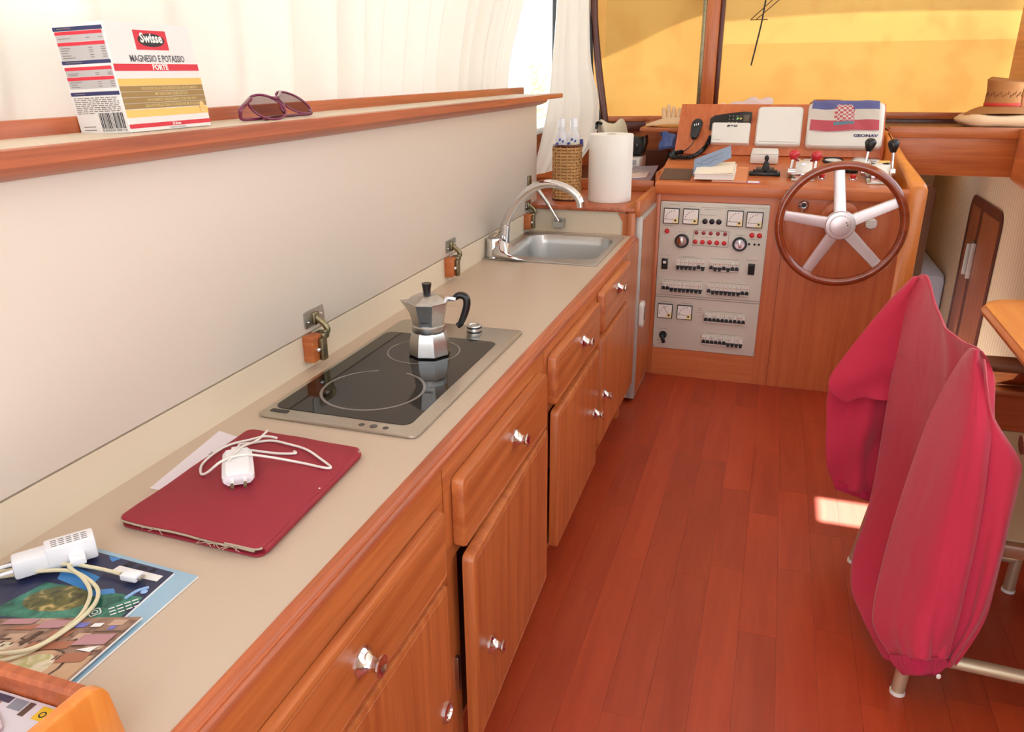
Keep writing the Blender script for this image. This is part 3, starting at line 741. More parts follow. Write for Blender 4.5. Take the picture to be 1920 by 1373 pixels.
def BO(x, h, t=0.0): return Vector((x, 3.5, .875)) + bu * h + bnm * t
b = B(); prism(b, [BO(-.425, 0), BO(.405, 0), BO(.400, .224), BO(-.416, .224)], -bnm * .018, .001); obj('instrument_board', b, helmZ, hc)
b = B(); prism(b, [(-.425, 3.49, .80), (-.425, 3.53, .875), (-.416, 3.605, 1.07), (-.416, 3.63, 1.07), (-.425, 3.63, .80)], (.012, 0, 0)); obj('board_cheek', b, helmZ, hc)
# wing: thick board on the right side, sweeping back to the instrument board
b = B()
def wing_sec(y, xi, xo, zt, zb=-.0):
    r = .012
    return [Vector((xi, y, zb)), Vector((xi, y, zt - r)), Vector((xi + r * .3, y, zt - r * .3)), Vector((xi + r, y, zt)), Vector((xo - r * 1.6, y, zt)), Vector((xo - r * .5, y, zt - r * .5)), Vector((xo, y, zt - r * 1.6)), Vector((xo, y, zb))]
ring_loft(b, [wing_sec(3.096, .461, .521, .818), wing_sec(3.104, .459, .524, .825), wing_sec(3.16, .457, .522, .835), wing_sec(3.34, .437, .478, .893), wing_sec(3.55, .408, .434, .968), wing_sec(3.60, .402, .425, .975)])
obj('wing', b, wingW, hc, smooth=50)

# electrical panel
ep = thing('electrical_panel', 'warm grey electrical panel with meters and rows of circuit breakers left of the wheel', 'switch panel', (-.208, 3.10, .125))
FY = 3.0975
b = B(); box(b, -.4145, -.0035, FY, 3.104, .1205, .731, .0012); obj('face_plate', b, panelG, ep)
def fp(x, z, t=0.0): return Vector((x, FY - t, z))
b = B()
for z in (.343,): box(b, -.413, -.005, FY - .0012, FY, z - .001, z + .001)
box(b, -.413, -.005, FY - .0012, FY, .351, .3525)
obj('panel_seam', b, inkG, ep)
b = B()
for (x0, x1, z0, z1) in ((-.282, -.144, .622, .6235), (-.282, -.144, .561, .5625), (-.282, -.2805, .561, .6235), (-.1455, -.144, .561, .6235)): box(b, x0, x1, FY - .0008, FY, z0, z1)
obj('lamp_group_frame', b, inkG, ep)
for x, z in ((-.405, .722), (-.012, .724), (-.409, .42), (-.007, .42), (-.409, .128), (-.008, .130)):
    b = B(); lathe(b, [(0, 0), (.004, 0), (.0035, .0015), (0, .002)], fp(x, z), (0, -1, 0), 10); obj('screw', b, steel, ep)
def meter(x, z, ang, w=.061):
    b = B(); box(b, x - w / 2, x + w / 2, FY - .009, FY, z - w / 2, z + w / 2, .0015)
    mt = obj('meter', b, black, ep)
    b = B(); box(b, x - w / 2 + .003, x + w / 2 - .003, FY - .0098, FY - .009, z - w / 2 + .003, z + w / 2 - .003); obj('meter_face', b, dialW, mt)
    b = B(); c = Vector((x + w / 2 - .003, FY - .0099, z - w / 2 + .003)); n_ = 8; R_ = w * .38
    vs_ = [b.verts.new(c)] + [b.verts.new(c + Vector((-math.cos(PI / 2 * k / n_) * R_, 0, math.sin(PI / 2 * k / n_) * R_))) for k in range(n_ + 1)]
    for k in range(n_): b.faces.new((vs_[0], vs_[k + 1], vs_[k + 2]))
    obj('yellow_corner', b, dialY, mt)
    b = B(); lathe(b, [(0, 0), (.0042, 0), (.0042, .0015), (0, .0015)], (x + w * .27, FY - .0098, z - w * .27), (0, -1, 0), 12); obj('meter_screw', b, black, mt)
    b = B(); p0 = Vector((x + w * .2, FY - .0102, z - w * .2)); d = Vector((math.cos(ang), 0, math.sin(ang))); q = Vector((-d.z, 0, d.x)) * .0006
    prism(b, [p0 + q, p0 - q, p0 - q + d * w * .62, p0 + q + d * w * .62], (0, -.0004, 0)); 
    for k in range(6):
        a = PI * (.52 + .46 * k / 5); e = Vector((x + w * .2, FY - .0102, z - w * .2)) + Vector((math.cos(a), 0, math.sin(a))) * w * .55
        box(b, e.x - .0013, e.x + .0013, e.y - .0003, e.y, e.z - .0018, e.z + .0018)
    obj('needle_and_scale', b, inkM, mt)
for x, z, a in ((-.370, .675, PI), (-.295, .676, PI), (-.127, .676, PI), (-.055, .674, PI), (-.371, .284, PI * .66), (-.292, .284, PI * .96)): meter(x, z, a)
def lampb(nm, x, z, r, m, h=.009):
    b = B(); lathe(b, [(0, 0), (r * 1.25, 0), (r * 1.25, .002), (r, .003), (r * .95, h * .7), (r * .6, h), (0, h * 1.1)], fp(x, z), (0, -1, 0), 14); return obj(nm, b, m, ep)
for x in (-.24, -.2135, -.187): lampb('push_button', x, .659, .0085, mat('dark_button', S(34, 30, 44), .3))
for k in range(5):
    lampb('indicator_lamp', -.269 + .0275 * k, .613, .0062, redDull, .005); lampb('indicator_lamp', -.271 + .0277 * k, .577, .0075, redD, .011)
lampb('indicator_lamp', -.384, .613, .0078, redD, .010); lampb('indicator_lamp', -.059, .614, .0078, redD, .010); lampb('indicator_lamp', -.031, .614, .0078, redD, .010)
for x in (-.066, -.046, -.030): lampb('socket', x, .579, .0035, black, .002)
for x in (-.323, -.101):
    b = B(); lathe(b, [(.0, 0), (.0275, 0), (.0275, .012), (.024, .016), (.0205, .016), (.0195, .010), (0, .010)], fp(x, .578), (0, -1, 0), 28); rk = obj('rotary_switch', b, black, ep)
    b = B(); lathe(b, [(0, .0102), (.019, .0102), (.019, .012), (0, .0125)], fp(x, .578), (0, -1, 0), 24); ks = obj('switch_disc', b, chrome, rk)
    b = B(); obox(b, fp(x, .578, .017), (.0045, 0, .001), (0, .005, 0), (-.003, 0, .013), .001); obj('switch_bar', b, steel, rk)
for x, top in ((-.385, True), (-.048, False)):
    b = B(); box(b, x - .0125, x + .0125, FY - .006, FY, .459, .503, .002); rs = obj('rocker_switch', b, black, ep)
    b = B(); prism(b, [(x - .008, FY - .006, .463), (x - .008, FY - .006, .499), (x - .008, FY - .012, .495), (x - .008, FY - .008, .481)], (.016, 0, 0)); obj('rocker', b, blackR, rs)
    if top:
        b = B(); box(b, x - .006, x + .006, FY - .0118, FY - .0108, .484, .494); obj('rocker_mark', b, dialW, rs)
b = B(); lathe(b, [(0, 0), (.016, 0), (.0145, .012), (.013, .014), (0, .014)], fp(-.374, .179), (0, -1, 0), 20); rk = obj('selector_knob', b, black, ep)
b = B(); obox(b, fp(-.372, .166, .014), (.006, 0, .002), (0, .007, 0), (-.005, 0, .018), .002); obj('selector_pointer', b, black, rk)
# breakers: one pole each, with its own lever
pw_ = .0163
bb = B(); box(bb, -pw_ / 2 + .0004, pw_ / 2 - .0004, -.012, 0, -.019, .019, .0012, 1)
breaker_me = bpy.data.meshes.new('breaker'); bb.to_mesh(breaker_me); bb.free(); breaker_me.materials.append(whiteW)
bb = B(); box(bb, -.0052, .0052, -.0185, -.011, -.006, .006, .001, 1)
lever_me = bpy.data.meshes.new('breaker_lever'); bb.to_mesh(lever_me); bb.free(); lever_me.materials.append(black)
bb = B(); box(bb, -.0072, .0072, -.0125, -.0118, -.016, -.006)
slot_me = bpy.data.meshes.new('breaker_slot'); bb.to_mesh(slot_me); bb.free(); slot_me.materials.append(inkM)
bb = B(); box(bb, -.005, .004, -.0125, -.0119, .0095, .0108); box(bb, -.001, .0005, -.0125, -.0119, .005, .0095)
print_me = bpy.data.meshes.new('breaker_print'); bb.to_mesh(print_me); bb.free(); print_me.materials.append(mat('rust_print', S(170, 96, 80), .6))
ups = {0: (5,), 1: (0, 3, 5, 6), 2: (0, 1), 3: (0, 8, 9), 4: tuple(range(10)), 5: tuple(range(6))}
for gi, (x0, zc, n) in enumerate(((-.339, .483, 7), (-.209, .485, 7), (-.391, .389, 10), (-.211, .390, 10), (-.213, .270, 10), (-.2145, .175, 10))):
    for k in range(n):
        o = obj('breaker', breaker_me, None, ep); o.location = Vector((x0 + pw_ * (k + .5), FY, zc)) - ORG[ep.name]
        lv = bpy.data.objects.new('breaker_lever', lever_me); COL.objects.link(lv); lv.parent = o; lv.location = (0, 0, -.0035 if k in ups.get(gi, ()) else -.0125)
        sl_ = bpy.data.objects.new('breaker_slot', slot_me); COL.objects.link(sl_); sl_.parent = o; sl_.location = (0, 0, .003)
        if gi < 4 or k % 2 == 0:
            pr = bpy.data.objects.new('breaker_print', print_me); COL.objects.link(pr); pr.parent = o
# engraved captions, too fine to read: short rules where the print stands
b = B(); rr = random.Random(5)
def caption(x0, x1, z, h=.0022):
    x = x0
    while x < x1:
        w = rr.uniform(.004, .012); box(b, x, min(x + w, x1), FY - .0004, FY, z, z + h * .6); x += w + .0022
caption(-.385, -.34, .718); caption(-.325, -.28, .714); caption(-.255, -.17, .712); caption(-.245, -.18, .705); caption(-.17, -.02, .718); caption(-.26, -.20, .683); caption(-.17, -.09, .712)
caption(-.395, -.36, .634); caption(-.27, -.16, .628); caption(-.25, -.20, .595); caption(-.34, -.31, .612); caption(-.12, -.085, .611); caption(-.065, -.03, .634); caption(-.065, -.03, .597)
caption(-.41, -.365, .515); caption(-.335, -.24, .510); caption(-.32, -.26, .515); caption(-.205, -.10, .512); caption(-.07, -.025, .515); caption(-.385, -.23, .415); caption(-.205, -.055, .416)
caption(-.39, -.34, .322); caption(-.31, -.27, .321); caption(-.20, -.06, .297); caption(-.20, -.06, .202); caption(-.40, -.36, .205); caption(-.40, -.38, .155); caption(-.24, -.222, .305); caption(-.24, -.222, .296); caption(-.243, -.222, .286); caption(-.235, -.225, .27)
tag(obj('engraved_captions', b, inkG, ep), kind='stuff')

# steering wheel
wc = Vector((.238, 2.95, .695))
sw = thing('steering_wheel', 'five-spoke ship steering wheel with glossy mahogany rim', 'steering wheel', wc)
b = B(); tube(b, [wc + Vector((math.cos(2 * PI * k / 48), 0, math.sin(2 * PI * k / 48))) * .2065 for k in range(48)], .0155, 14, 1, smooth=False, closed=True); obj('rim', b, rimW, sw, smooth=80)
for k in range(5):
    a = math.radians((26, 98, 173, 242, 316)[k]); d = Vector((math.cos(a), 0, math.sin(a))); t = Vector((-d.z, 0, d.x)); f = Vector((0, -1, 0))
    b = B(); rings = []
    for r, w, y in ((.030, .0225, .004), (.05, .0215, .001), (.12, .0195, -.004), (.200, .0178, -.008)):
        c = wc + d * r + f * y
        rings.append([c + t * w - f * .004, c + t * w * .9 + f * .004, c + t * w * .55 + f * .0065, c - t * w * .9 + f * .0065, c - t * w + f * .003, c - t * w - f * .004])
    ring_loft(b, rings); obj('spoke', b, spokeM, sw)
b = B(); lathe(b, [(0, -.02), (.044, -.02), (.052, -.006), (.052, .006), (.047, .0125), (.037, .014), (.036, .0155), (0, .018)], wc, (0, -1, 0), 40); obj('hub', b, spokeM, sw)
b = B(); lathe(b, [(0, .0155), (.035, .0155), (.0335, .0195), (.02, .022), (0, .0225)], wc, (0, -1, 0), 40); cp = obj('hub_cap', b, spokeM, sw)
for dx_, dz in ((.019, .012), (.023, .004)):
    b = B(); lathe(b, [(0, 0), (.0024, 0), (.0024, .0008), (0, .0008)], wc + Vector((dx_, -.0212, dz)), (0, -1, 0), 10); obj('cap_hole', b, black, cp)
b = B(); cyl(b, wc + Vector((0, .02, 0)), wc + Vector((0, .150, 0)), .030, .036, 24); obj('shaft_boss', b, helmX, sw)
b = B(); lathe(b, [(.036, 0), (.066, 0), (.066, .008), (.060, .012), (.036, .012)], wc + Vector((.006, .149, 0)), (0, -1, 0), 40); obj('escutcheon', b, helmX, sw)
# ignition lock and key tag
ig = thing('ignition_lock', 'round chrome ignition lock behind the left of the wheel, key hanging below', 'lock', (.115, 3.10, .736))
b = B(); lathe(b, [(0, 0), (.018, 0), (.018, .006), (.014, .010), (.009, .010), (.009, .006), (0, .006)], (.115, 3.1005, .736), (0, -1, 0), 28); obj('barrel', b, chrome, ig)
b = B(); lathe(b, [(0, 0), (.008, 0), (.007, .006), (0, .006)], (.115, 3.094, .736), (0, -1, 0), 16); obj('core', b, black, ig)
b = B(); tube(b, [(.113, 3.09, .722), (.110, 3.088, .708), (.112, 3.088, .699)], .002, 6); plate(b, (.113, 3.09, .690), (1, 0, 0), (0, 0, 1), .013, .026, .004, .003); obj('hanging_key', b, steel, ig)
kt = thing('pull_knob', 'ribbed white pull knob on the console right of the wheel hub', 'knob', (.353, 3.10, .69))
b = B(); lathe(b, [(0, 0), (.012, 0), (.012, .006), (.02, .008), (.021, .016), (.018, .022), (0, .024)], (.353, 3.1005, .682), (0, -1, 0), 28); obj('knob_head', b, whiteW, kt)
for k in range(4):
    b = B(); box(b, .353 - .0175, .353 + .0175, 3.0755, 3.078, .682 - .0125 + .0075 * k, .682 - .0095 + .0075 * k); obj('rib', b, dialW, kt)
b = B(); box(b, .348, .358, 3.092, 3.1005, .702, .730, .003); obj('stem_clip', b, chrome, kt)

# instruments on the sloping board
def cover(nm, label, x0, x1, h0, h1, dep, r, cat='instrument cover'):
    c = thing(nm, label, cat, BO((x0 + x1) / 2, h0))
    b = B(); ux = Vector((1, 0, 0)); ct = BO((x0 + x1) / 2, (h0 + h1) / 2)
    outl = rrect(x1 - x0, h1 - h0, r)
    rings = [[ct + ux * a * s + bu * (q * s) + bnm * t for a, q in outl] for s, t in ((1.0, .0005), (1.0, dep * .55), (.97, dep * .85), (.93, dep))]
    ring_loft(b, rings); obj('shell', b, whiteW, c); return c
g1 = cover('plotter_cover', 'blank white snap-on instrument cover in the middle of the board', -.095, .086, .035, .205, .026, .014)
b = B(); obox(b, BO(-.005, .052, .027), (.078, 0, 0), bu * .003, bnm * .002, .001); obj('moulded_ridge', b, whiteW, g1)
g2 = cover('chart_plotter_cover', 'large white instrument cover lettered in dark blue, flag laid over it', .105, .395, .03, .222, .030, .018)
b = B(); text(b, 'GEONAV', BO(.285, .074, .031), (1, 0, 0), bu, .0125, .092, bold=.035); obj('lettering', b, navy, g2)
g3 = thing('radio', 'dark radio handset set in the board above a small white cover', 'radio', BO(-.2, .13))
b = B(); prism(b, [BO(-.288, .105, .001), BO(-.118, .105, .001), BO(-.118, .184, .001), (BO(-.15, .186, .001)), BO(-.20, .180, .001), BO(-.27, .168, .001), BO(-.288, .155, .001)], bnm * .012, .002); obj('head', b, black, g3)
b = B(); obox(b, BO(-.139, .155, .0135), (.013, 0, 0), bu * .014, bnm * .0005); obj('small_screen', b, mat('olive_lcd', S(96, 82, 70), .2), g3)
b = B()
for i in range(3):
    for j in range(3): obox(b, BO(-.208 + .015 * i, .137 + .014 * j, .0135), (.0022, 0, 0), bu * .0016, bnm * .0005)
obj('key_legends', b, mat('grey_legend', S(170, 172, 160), .5), g3)
b = B(); lathe(b, [(0, 0), (.0042, 0), (.003, .002), (0, .002)], BO(-.174, .154, .013), bnm, 12); obj('green_lamp', b, mat('green_lamp', S(130, 240, 120), .3), g3)
b = B(); lathe(b, [(0, 0), (.0042, 0), (.003, .002), (0, .002)], BO(-.162, .154, .013), bnm, 12); obj('yellow_lamp', b, mat('yellow_lamp', S(220, 200, 90), .3), g3)
g4 = cover('autopilot_cover', 'small white cover with slanted dark letters over the radio keypad', -.277, -.118, .040, .134, .024, .007)
b = B(); text(b, 'B&G', BO(-.216, .113, .025), (1, 0, 0), bu, .0085, .046, bold=.05, shear=.3); obj('lettering', b, inkM, g4)
b = B(); prism(b, [BO(-.270, .078, .0245), BO(-.252, .078, .0245), BO(-.240, .068, .0245), BO(-.232, .056, .0245), BO(-.270, .056, .0245)], bnm * .0012, .0003); obj('raised_corner', b, whiteW, g4)
mc = thing('radio_microphone', 'black radio microphone clipped to the board, coiled cord drooping', 'microphone', BO(-.342, .1))
b = B(); ring_loft(b, [[BO(-.343 + w * math.cos(2 * PI * k / 14) + (hh - .1) * .12, hh, .016 + .014 * math.sin(2 * PI * k / 14)) for k in range(14)] for hh, w in ((.062, .010), (.072, .017), (.095, .020), (.118, .023), (.135, .022), (.145, .014))]); obj('case', b, blackR, mc)
b = B(); obox(b, BO(-.341, .118, .0305), (.014, 0, 0), bu * .012, bnm * .0006, .0003); fcp = obj('grille', b, black, mc)
b = B()
for i in range(3): obox(b, BO(-.349 + .008 * i, .116 + .002 * i, .0315), (.0016, 0, 0), bu * .0045, bnm * .0005)
obj('grille_mark', b, dialW, mc)
b = B(); tube(b, [BO(-.345, .062, .016), BO(-.350, .04, .014), BO(-.368, .018, .012), D(-.388, .40, .014)], .0022, 8); obj('straight_cord', b, black, mc)
ctr = catmull([D(-.388, .40, .014), D(-.425, .375, .012), D(-.425, .33, .012), D(-.39, .318, .012), D(-.34, .335, .012), BO(-.305, .012, .014), BO(-.285, .045, .016), BO(-.276, .075, .010)], 24)
b = B(); tube(b, ctr, lambda t: .0085 + .0022 * math.sin(t * 420), 10, 1, smooth=False); obj('coiled_cord', b, black, mc)
# flag
fl = B(); nx_, nz_ = 64, 40
gv = {}
def flag_pt(u, v):
    x = .118 + (.371 - .118) * u + .008 * (1 - v) * (u - .3); h = .098 + (.226 - .098) * v - .004 * math.sin(u * 6) * (1 - v)
    t = .0365 + .0022 * math.sin(u * 14 + v * 3) + .0014 * math.sin(v * 9 + u * 21)
    if v > .93: t -= (v - .93) * .05
    return BO(x, h, t)
for i in range(nx_ + 1):
    for j in range(nz_ + 1): gv[i, j] = fl.verts.new(flag_pt(i / nx_, j / nz_))
for i in range(nx_):
    for j in range(nz_):
        f = fl.faces.new((gv[i, j], gv[i + 1, j], gv[i + 1, j + 1], gv[i, j + 1])); u, v = (i + .5) / nx_, (j + .5) / nz_
        mi = 0 if v > .70 else (1 if v > .36 else 2)
        cu, cv = (u - .49) / .145, (v - .56) / .34
        if abs(cu) < 1 and -.72 < cv < .86 and (cu * cu + max(cv, 0) ** 2 < 1.15):
            mi = 2 if (int((u - .345) / .041) + int((v - .29) / .068)) % 2 == 0 else 1
        if abs(u - .49) < .15 and .20 < v < .31: mi = 3 if (i % 3) else 4
        f.material_index = mi
FM = [cloth('flag_blue', S(110, 112, 160), .25), cloth('flag_white', S(220, 210, 198), .25), cloth('flag_red', S(200, 98, 108), .25), cloth('flag_teal', S(96, 152, 168), .25), cloth('flag_grey', S(130, 130, 140), .25)]
tag(obj('flag', fl, FM, at=BO(.245, .1, .03), smooth=180), 'small Croatian flag with chequered shield laid over the large white cover', 'flag')

# on the desk
b = B(); obox(b, D(-.372, .104, .0016), (.060, 0, 0), dv * .076, dnm * .0015); tag(obj('rubber_mat', b, mat('brown_rubber', S(98, 70, 52), .8), at=D(-.37, .03)), 'brown rubber mat at the left front of the helm desk', 'mat')
def slab(nm, label, cat, c, ux, uy, w, l, t, m, mpage=None, grp=None):
    """a book or pad: centre of the base c, half axes"""
    ux = Vector(ux).normalized(); uy = Vector(uy).normalized(); n = ux.cross(uy); c = Vector(c)
    b = B()
    if mpage is None:
        obox(b, c + n * t / 2, ux * w / 2, uy * l / 2, n * t / 2, .0004, 1); return tag(obj(nm, b, m, at=c), label, cat, grp)
    th = thing(nm, label, cat, c, grp)
    obox(b, c + n * t / 2, ux * (w / 2 - .002), uy * (l / 2 - .002), n * (t / 2 - .0012)); obj('pages', b, mpage, th)
    b = B(); obox(b, c + n * (t - .0006), ux * w / 2, uy * l / 2, n * .0006); obj('cover', b, m, th)
    b = B(); obox(b, c + n * .0006, ux * w / 2, uy * l / 2, n * .0006); obj('cover', b, m, th)
    return th
slab('notebook', 'orange spiral notebook at the bottom of the pile on the helm desk', 'notebook', D(-.165, .118, .001), (1, -.02, 0), dv, .130, .20, .006, mat('orange_card', S(222, 140, 92), .6), paper)
slab('notebook', 'thick white pad of papers in the pile on the helm desk', 'notebook', D(-.222, .095, .0085), (1, .03, .0), dv, .15, .15, .022, mat('cream_card', S(236, 226, 212), .6), paper)
slab('papers', 'loose cream papers fanned on the white pad at the helm', 'papers', D(-.218, .095, .031), (1, .05, .06), (0, .97, .18), .13, .14, .004, mat('cream_paper', S(240, 226, 204), .8))
nb = thing('blue_notebook', 'blue notebook with handwriting tilted on top of the pile at the helm', 'notebook', D(-.24, .09, .04))
q0, q1, q2, q3 = Vector((-.309, 3.185, .822)), Vector((-.309, 3.215, .882)), Vector((-.176, 3.25, .934)), Vector((-.168, 3.215, .892))
nn_ = (q3 - q0).cross(q1 - q0).normalized()
b = B(); prism(b, [q0, q3, q2, q1], nn_ * -.003, .0004); obj('cover', b, mat('slate_blue_card', S(136, 150, 172), .6), nb)
b = B(); ax_ = (q3 - q0).normalized(); ay_ = ax_.cross(nn_) * -1; o_ = q0 + (q1 - q0) * .62 + ax_ * .035 + nn_ * -.0001
ay_ = nn_.cross(ax_)
rr = random.Random(2)
for ln, (L0, hh) in enumerate(((.085, .034), (.07, .020))):
    pts = [q0 + ax_ * (.032 + .012 * ln + L0 * t / 14) + ay_ * (hh + rr.uniform(-.003, .003)) + nn_ * .0004 for t in range(15)]
    tube(b, pts, .0005, 4, 3)
obj('handwriting', b, inkM, nb)
slab('card', 'lilac and yellow card lying under the front of the notebooks at the helm', 'card', D(-.10, .033, .0), (1, 0, 0), dv, .10, .028, .001, mat('lilac_card', S(196, 130, 186), .6))
slab('card', 'small white card beside the lilac card at the helm', 'card', D(-.075, .030, .0015), (1, .03, 0), dv, .04, .018, .001, paper)
wbx = thing('plastic_box', 'small white plastic box below the blank cover on the helm desk', 'box', D(-.048, .33, 0))
b = B(); obox(b, D(-.048, .33, .020), (.054, 0, 0), dv * .045, dnm * .019, .006); obj('base', b, whiteW, wbx)
b = B(); obox(b, D(-.048, .33, .041), (.051, 0, 0), dv * .042, dnm * .003, .003); obj('lid', b, whiteW, wbx)
fg = thing('desk_stamp', 'black desk stamp with bulbous upright handle on a wide base', 'stamp', D(-.04, .13, 0))
b = B(); obox(b, D(-.038, .130, .007), (.058, 0, 0), dv * .014, dnm * .007, .003); obj('wide_base', b, black, fg)
b = B()
for k in range(4): obox(b, D(-.075 + .025 * k, .130, .0165), (.008, 0, 0), dv * .010, dnm * .004, .002)
obj('base_ridge', b, blackR, fg)
b = B(); lathe(b, [(.013, 0), (.014, .008), (.0125, .02), (.0085, .030), (.0055, .034), (.0075, .038), (.0092, .045), (.0075, .052), (.003, .056), (0, .0565)], D(-.036, .14, .018), (0, 0, 1), 20); obj('handle', b, blackR, fg)
b = B(); obox(b, D(-.038, .155, .012), (.034, 0, 0), dv * .012, dnm * .012, .002); obj('back_block', b, mat('smoke_brown', S(92, 66, 54), .4), fg)

# engine controls
def lever(par, foot, top, r0, r1, kr, km, stretch=1.0):
    foot, top = Vector(foot), Vector(top); d = (top - foot).normalized()
    b = B(); cyl(b, foot, top, r0, r1, 14); lathe(b, [(0, -.004), (.011, -.004), (.012, .002), (.010, .009), (.006, .012)], foot, d, 16); lv = obj('lever', b, chrome, par)
    b = B(); lathe(b, [(0, -kr * stretch), (kr * .45, -kr * stretch * .92), (kr * .78, -kr * stretch * .45), (kr, .15 * kr), (kr * .92, kr * .5), (kr * .6, kr * .85), (0, kr)], top, d, 20); obj('lever_knob', b, km, lv)
def control(nm, label, x0, x1, s0, s1, hh):
    c = thing(nm, label, 'engine control', D((x0 + x1) / 2, (s0 + s1) / 2, 0))
    b = B(); n = 9; prof = [D(0, s0, .0), D(0, s0, hh * .45)] + [D(0, s0 + (s1 - s0) * (.12 + .38 * k / n) , hh * (.45 + .55 * math.sin(PI / 2 * (k + 1) / (n + 1)))) for k in range(n)] + [D(0, s0 + (s1 - s0) * .62, hh), D(0, s1, hh * .9), D(0, s1, 0)]
    prism(b, [Vector((x0, p.y, p.z)) for p in prof], (x1 - x0, 0, 0), .001); obj('housing', b, chrome, c)
    b = B(); obox(b, D((x0 + x1) / 2, (s0 + s1) / 2, .003), ((x1 - x0) / 2 + .012, 0, 0), dv * ((s1 - s0) / 2 + .008), dnm * .003, .001); obj('base_plate', b, steel, c)
    return c
c1 = control('engine_control', 'chrome engine control with two red ball levers left of the wheel top', .072, .132, .07, .20, .060)
lever(c1, (.055, 3.225, .838), (.063, 3.25, .903), .005, .006, .0205, redP, 1.0); lever(c1, (.143, 3.225, .838), (.144, 3.25, .900), .005, .006, .0205, redP, 1.0)
b = B(); cyl(b, (.046, 3.20, .845), (.072, 3.20, .845), .014, seg=20); obj('pivot', b, chrome, c1)
b = B(); cyl(b, (.132, 3.20, .845), (.152, 3.20, .845), .014, seg=20); obj('pivot', b, chrome, c1)
c2 = control('engine_control', 'chrome engine control with two black knobbed levers beside the right wing', .337, .402, .06, .21, .062)
lever(c2, (.318, 3.235, .868), (.327, 3.25, .950), .0042, .0046, .0205, black, 1.5); lever(c2, (.415, 3.235, .852), (.406, 3.25, .948), .0042, .0046, .0205, black, 1.5)
b = B(); cyl(b, (.306, 3.235, .848), (.337, 3.235, .848), .013, seg=20); obj('pivot', b, chrome, c2)
b = B(); cyl(b, (.402, 3.235, .848), (.424, 3.235, .848), .013, seg=20); obj('pivot', b, chrome, c2)
for lab, x in (('round gauge with dark bezel set in the desk beside the red levers', .218), ('round gauge set in the desk beside the black levers', .322)):
    g = thing('gauge', lab, 'gauge', D(x, .352, 0), 'gauges in the helm desk')
    b = B(); lathe(b, [(0, .001), (.041, .001), (.041, .006), (.036, .010), (.033, .008), (.033, .004), (0, .004)], D(x, .352), dnm, 32); obj('bezel', b, black if x < .3 else alum, g)
    b = B(); lathe(b, [(0, .0042), (.0325, .0042), (.0325, .005), (0, .005)], D(x, .352), dnm, 32); obj('dial', b, dialW, g)
for lab, x in (('left red push button in front of the desk gauges', .171), ('right red push button in front of the black compass ring', .281)):
    g = thing('push_button', lab, 'button', D(x, .115, 0), 'red buttons in the helm desk')
    b = B(); lathe(b, [(0, .0005), (.015, .0005), (.014, .004), (0, .004)], D(x, .115), dnm, 20); obj('collar', b, chrome, g)
    b = B(); lathe(b, [(0, .004), (.010, .004), (.010, .016), (.008, .018), (0, .018)], D(x, .115), dnm, 18); obj('button', b, redP, g)
b = B(); lathe(b, [(0, .0005), (.029, .0005), (.029, .012), (.024, .016), (.018, .014), (0, .012)], D(.276, .215), dnm, 28); tag(obj('compass_ring', b, black, at=D(.276, .215)), 'low round black fitting in the desk seen through the top of the wheel', 'fitting')
g = thing('switch_plate', 'small dark blue double switch seen behind the upright wheel spoke', 'switch', D(.238, .15, 0))
b = B(); obox(b, D(.238, .145, .003), (.017, 0, 0), dv * .026, dnm * .0025, .001); obj('plate', b, black, g)
for s in (.132, .157):
    b = B(); obox(b, D(.238, s, .007), (.013, 0, 0), dv * .009, dnm * .003, .001); obj('rocker', b, mat('blue_rocker', S(52, 58, 92), .35), g)

# things behind the board and on the ledges
pb = B(); rr = random.Random(9)
P = []
for i in range(9):
    row = []
    for j in range(15):
        u, v = j / 14, i / 8
        row.append(Vector((-.31 + .27 * u, 3.70 + .10 * v, .975 + (.13 - .03 * abs(u - .65)) * math.sin(PI * min(v * 1.0, 1)) * (.75 + .25 * u) + rr.uniform(-.006, .006))))
    P.append(row)
sheet(pb, surf(P, 3, 3)); tag(obj('plastic_bag', pb, mat('milky_plastic', S(224, 200, 196), .35), at=(-.17, 3.75, .975), smooth=180), 'crumpled milky plastic bag behind the top of the instrument board', 'bag')
b = B(); lathe(b, [(0, 0), (.075, 0), (.078, .06), (.072, .105), (.055, .118), (0, .120)], (.182, 3.75, .9725), (0, 0, 1), 28); tag(obj('compass_dome', b, rimW, at=(.18, 3.75, .973)), 'dark round top of a compass peeping over the board behind the flag', 'compass')
# gloves on the shelf left of the board
gl = thing('work_glove', 'cream work gloves lying on the shelf left of the instrument board', 'glove', (-.49, 3.72, .972))
P = [[(-.56, 3.66, .988), (-.50, 3.66, .995), (-.43, 3.66, .995), (-.40, 3.66, .99)], [(-.585, 3.70, .984), (-.50, 3.70, 1.01), (-.43, 3.70, 1.012), (-.40, 3.70, 1.0)], [(-.56, 3.76, .982), (-.50, 3.76, 1.005), (-.43, 3.76, 1.01), (-.40, 3.76, .99)]]
b = B(); sheet(b, surf([[Vector(p) for p in r] for r in P], 5, 5), (0, 0, -.010)); obj('palm', b, glove, gl, smooth=80)
for k, (x, y, h, lean) in enumerate(((-.505, 3.72, .048, -.006), (-.488, 3.725, .060, -.002), (-.468, 3.73, .052, .002), (-.448, 3.73, .046, .008), (-.425, 3.72, .030, .018))):
    b = B(); tube(b, [(x, y, .995), (x + lean * .5, y + .004, 1.0 + h * .5), (x + lean, y + .004, 1.0 + h)], lambda t: .012 - .003 * t, 10, 5); ball(b, (x + lean, y + .004, 1.0 + h), .009, u=10, v=6); obj('finger', b, glove, gl, smooth=80)
b = B(); P = []
rr = random.Random(4)
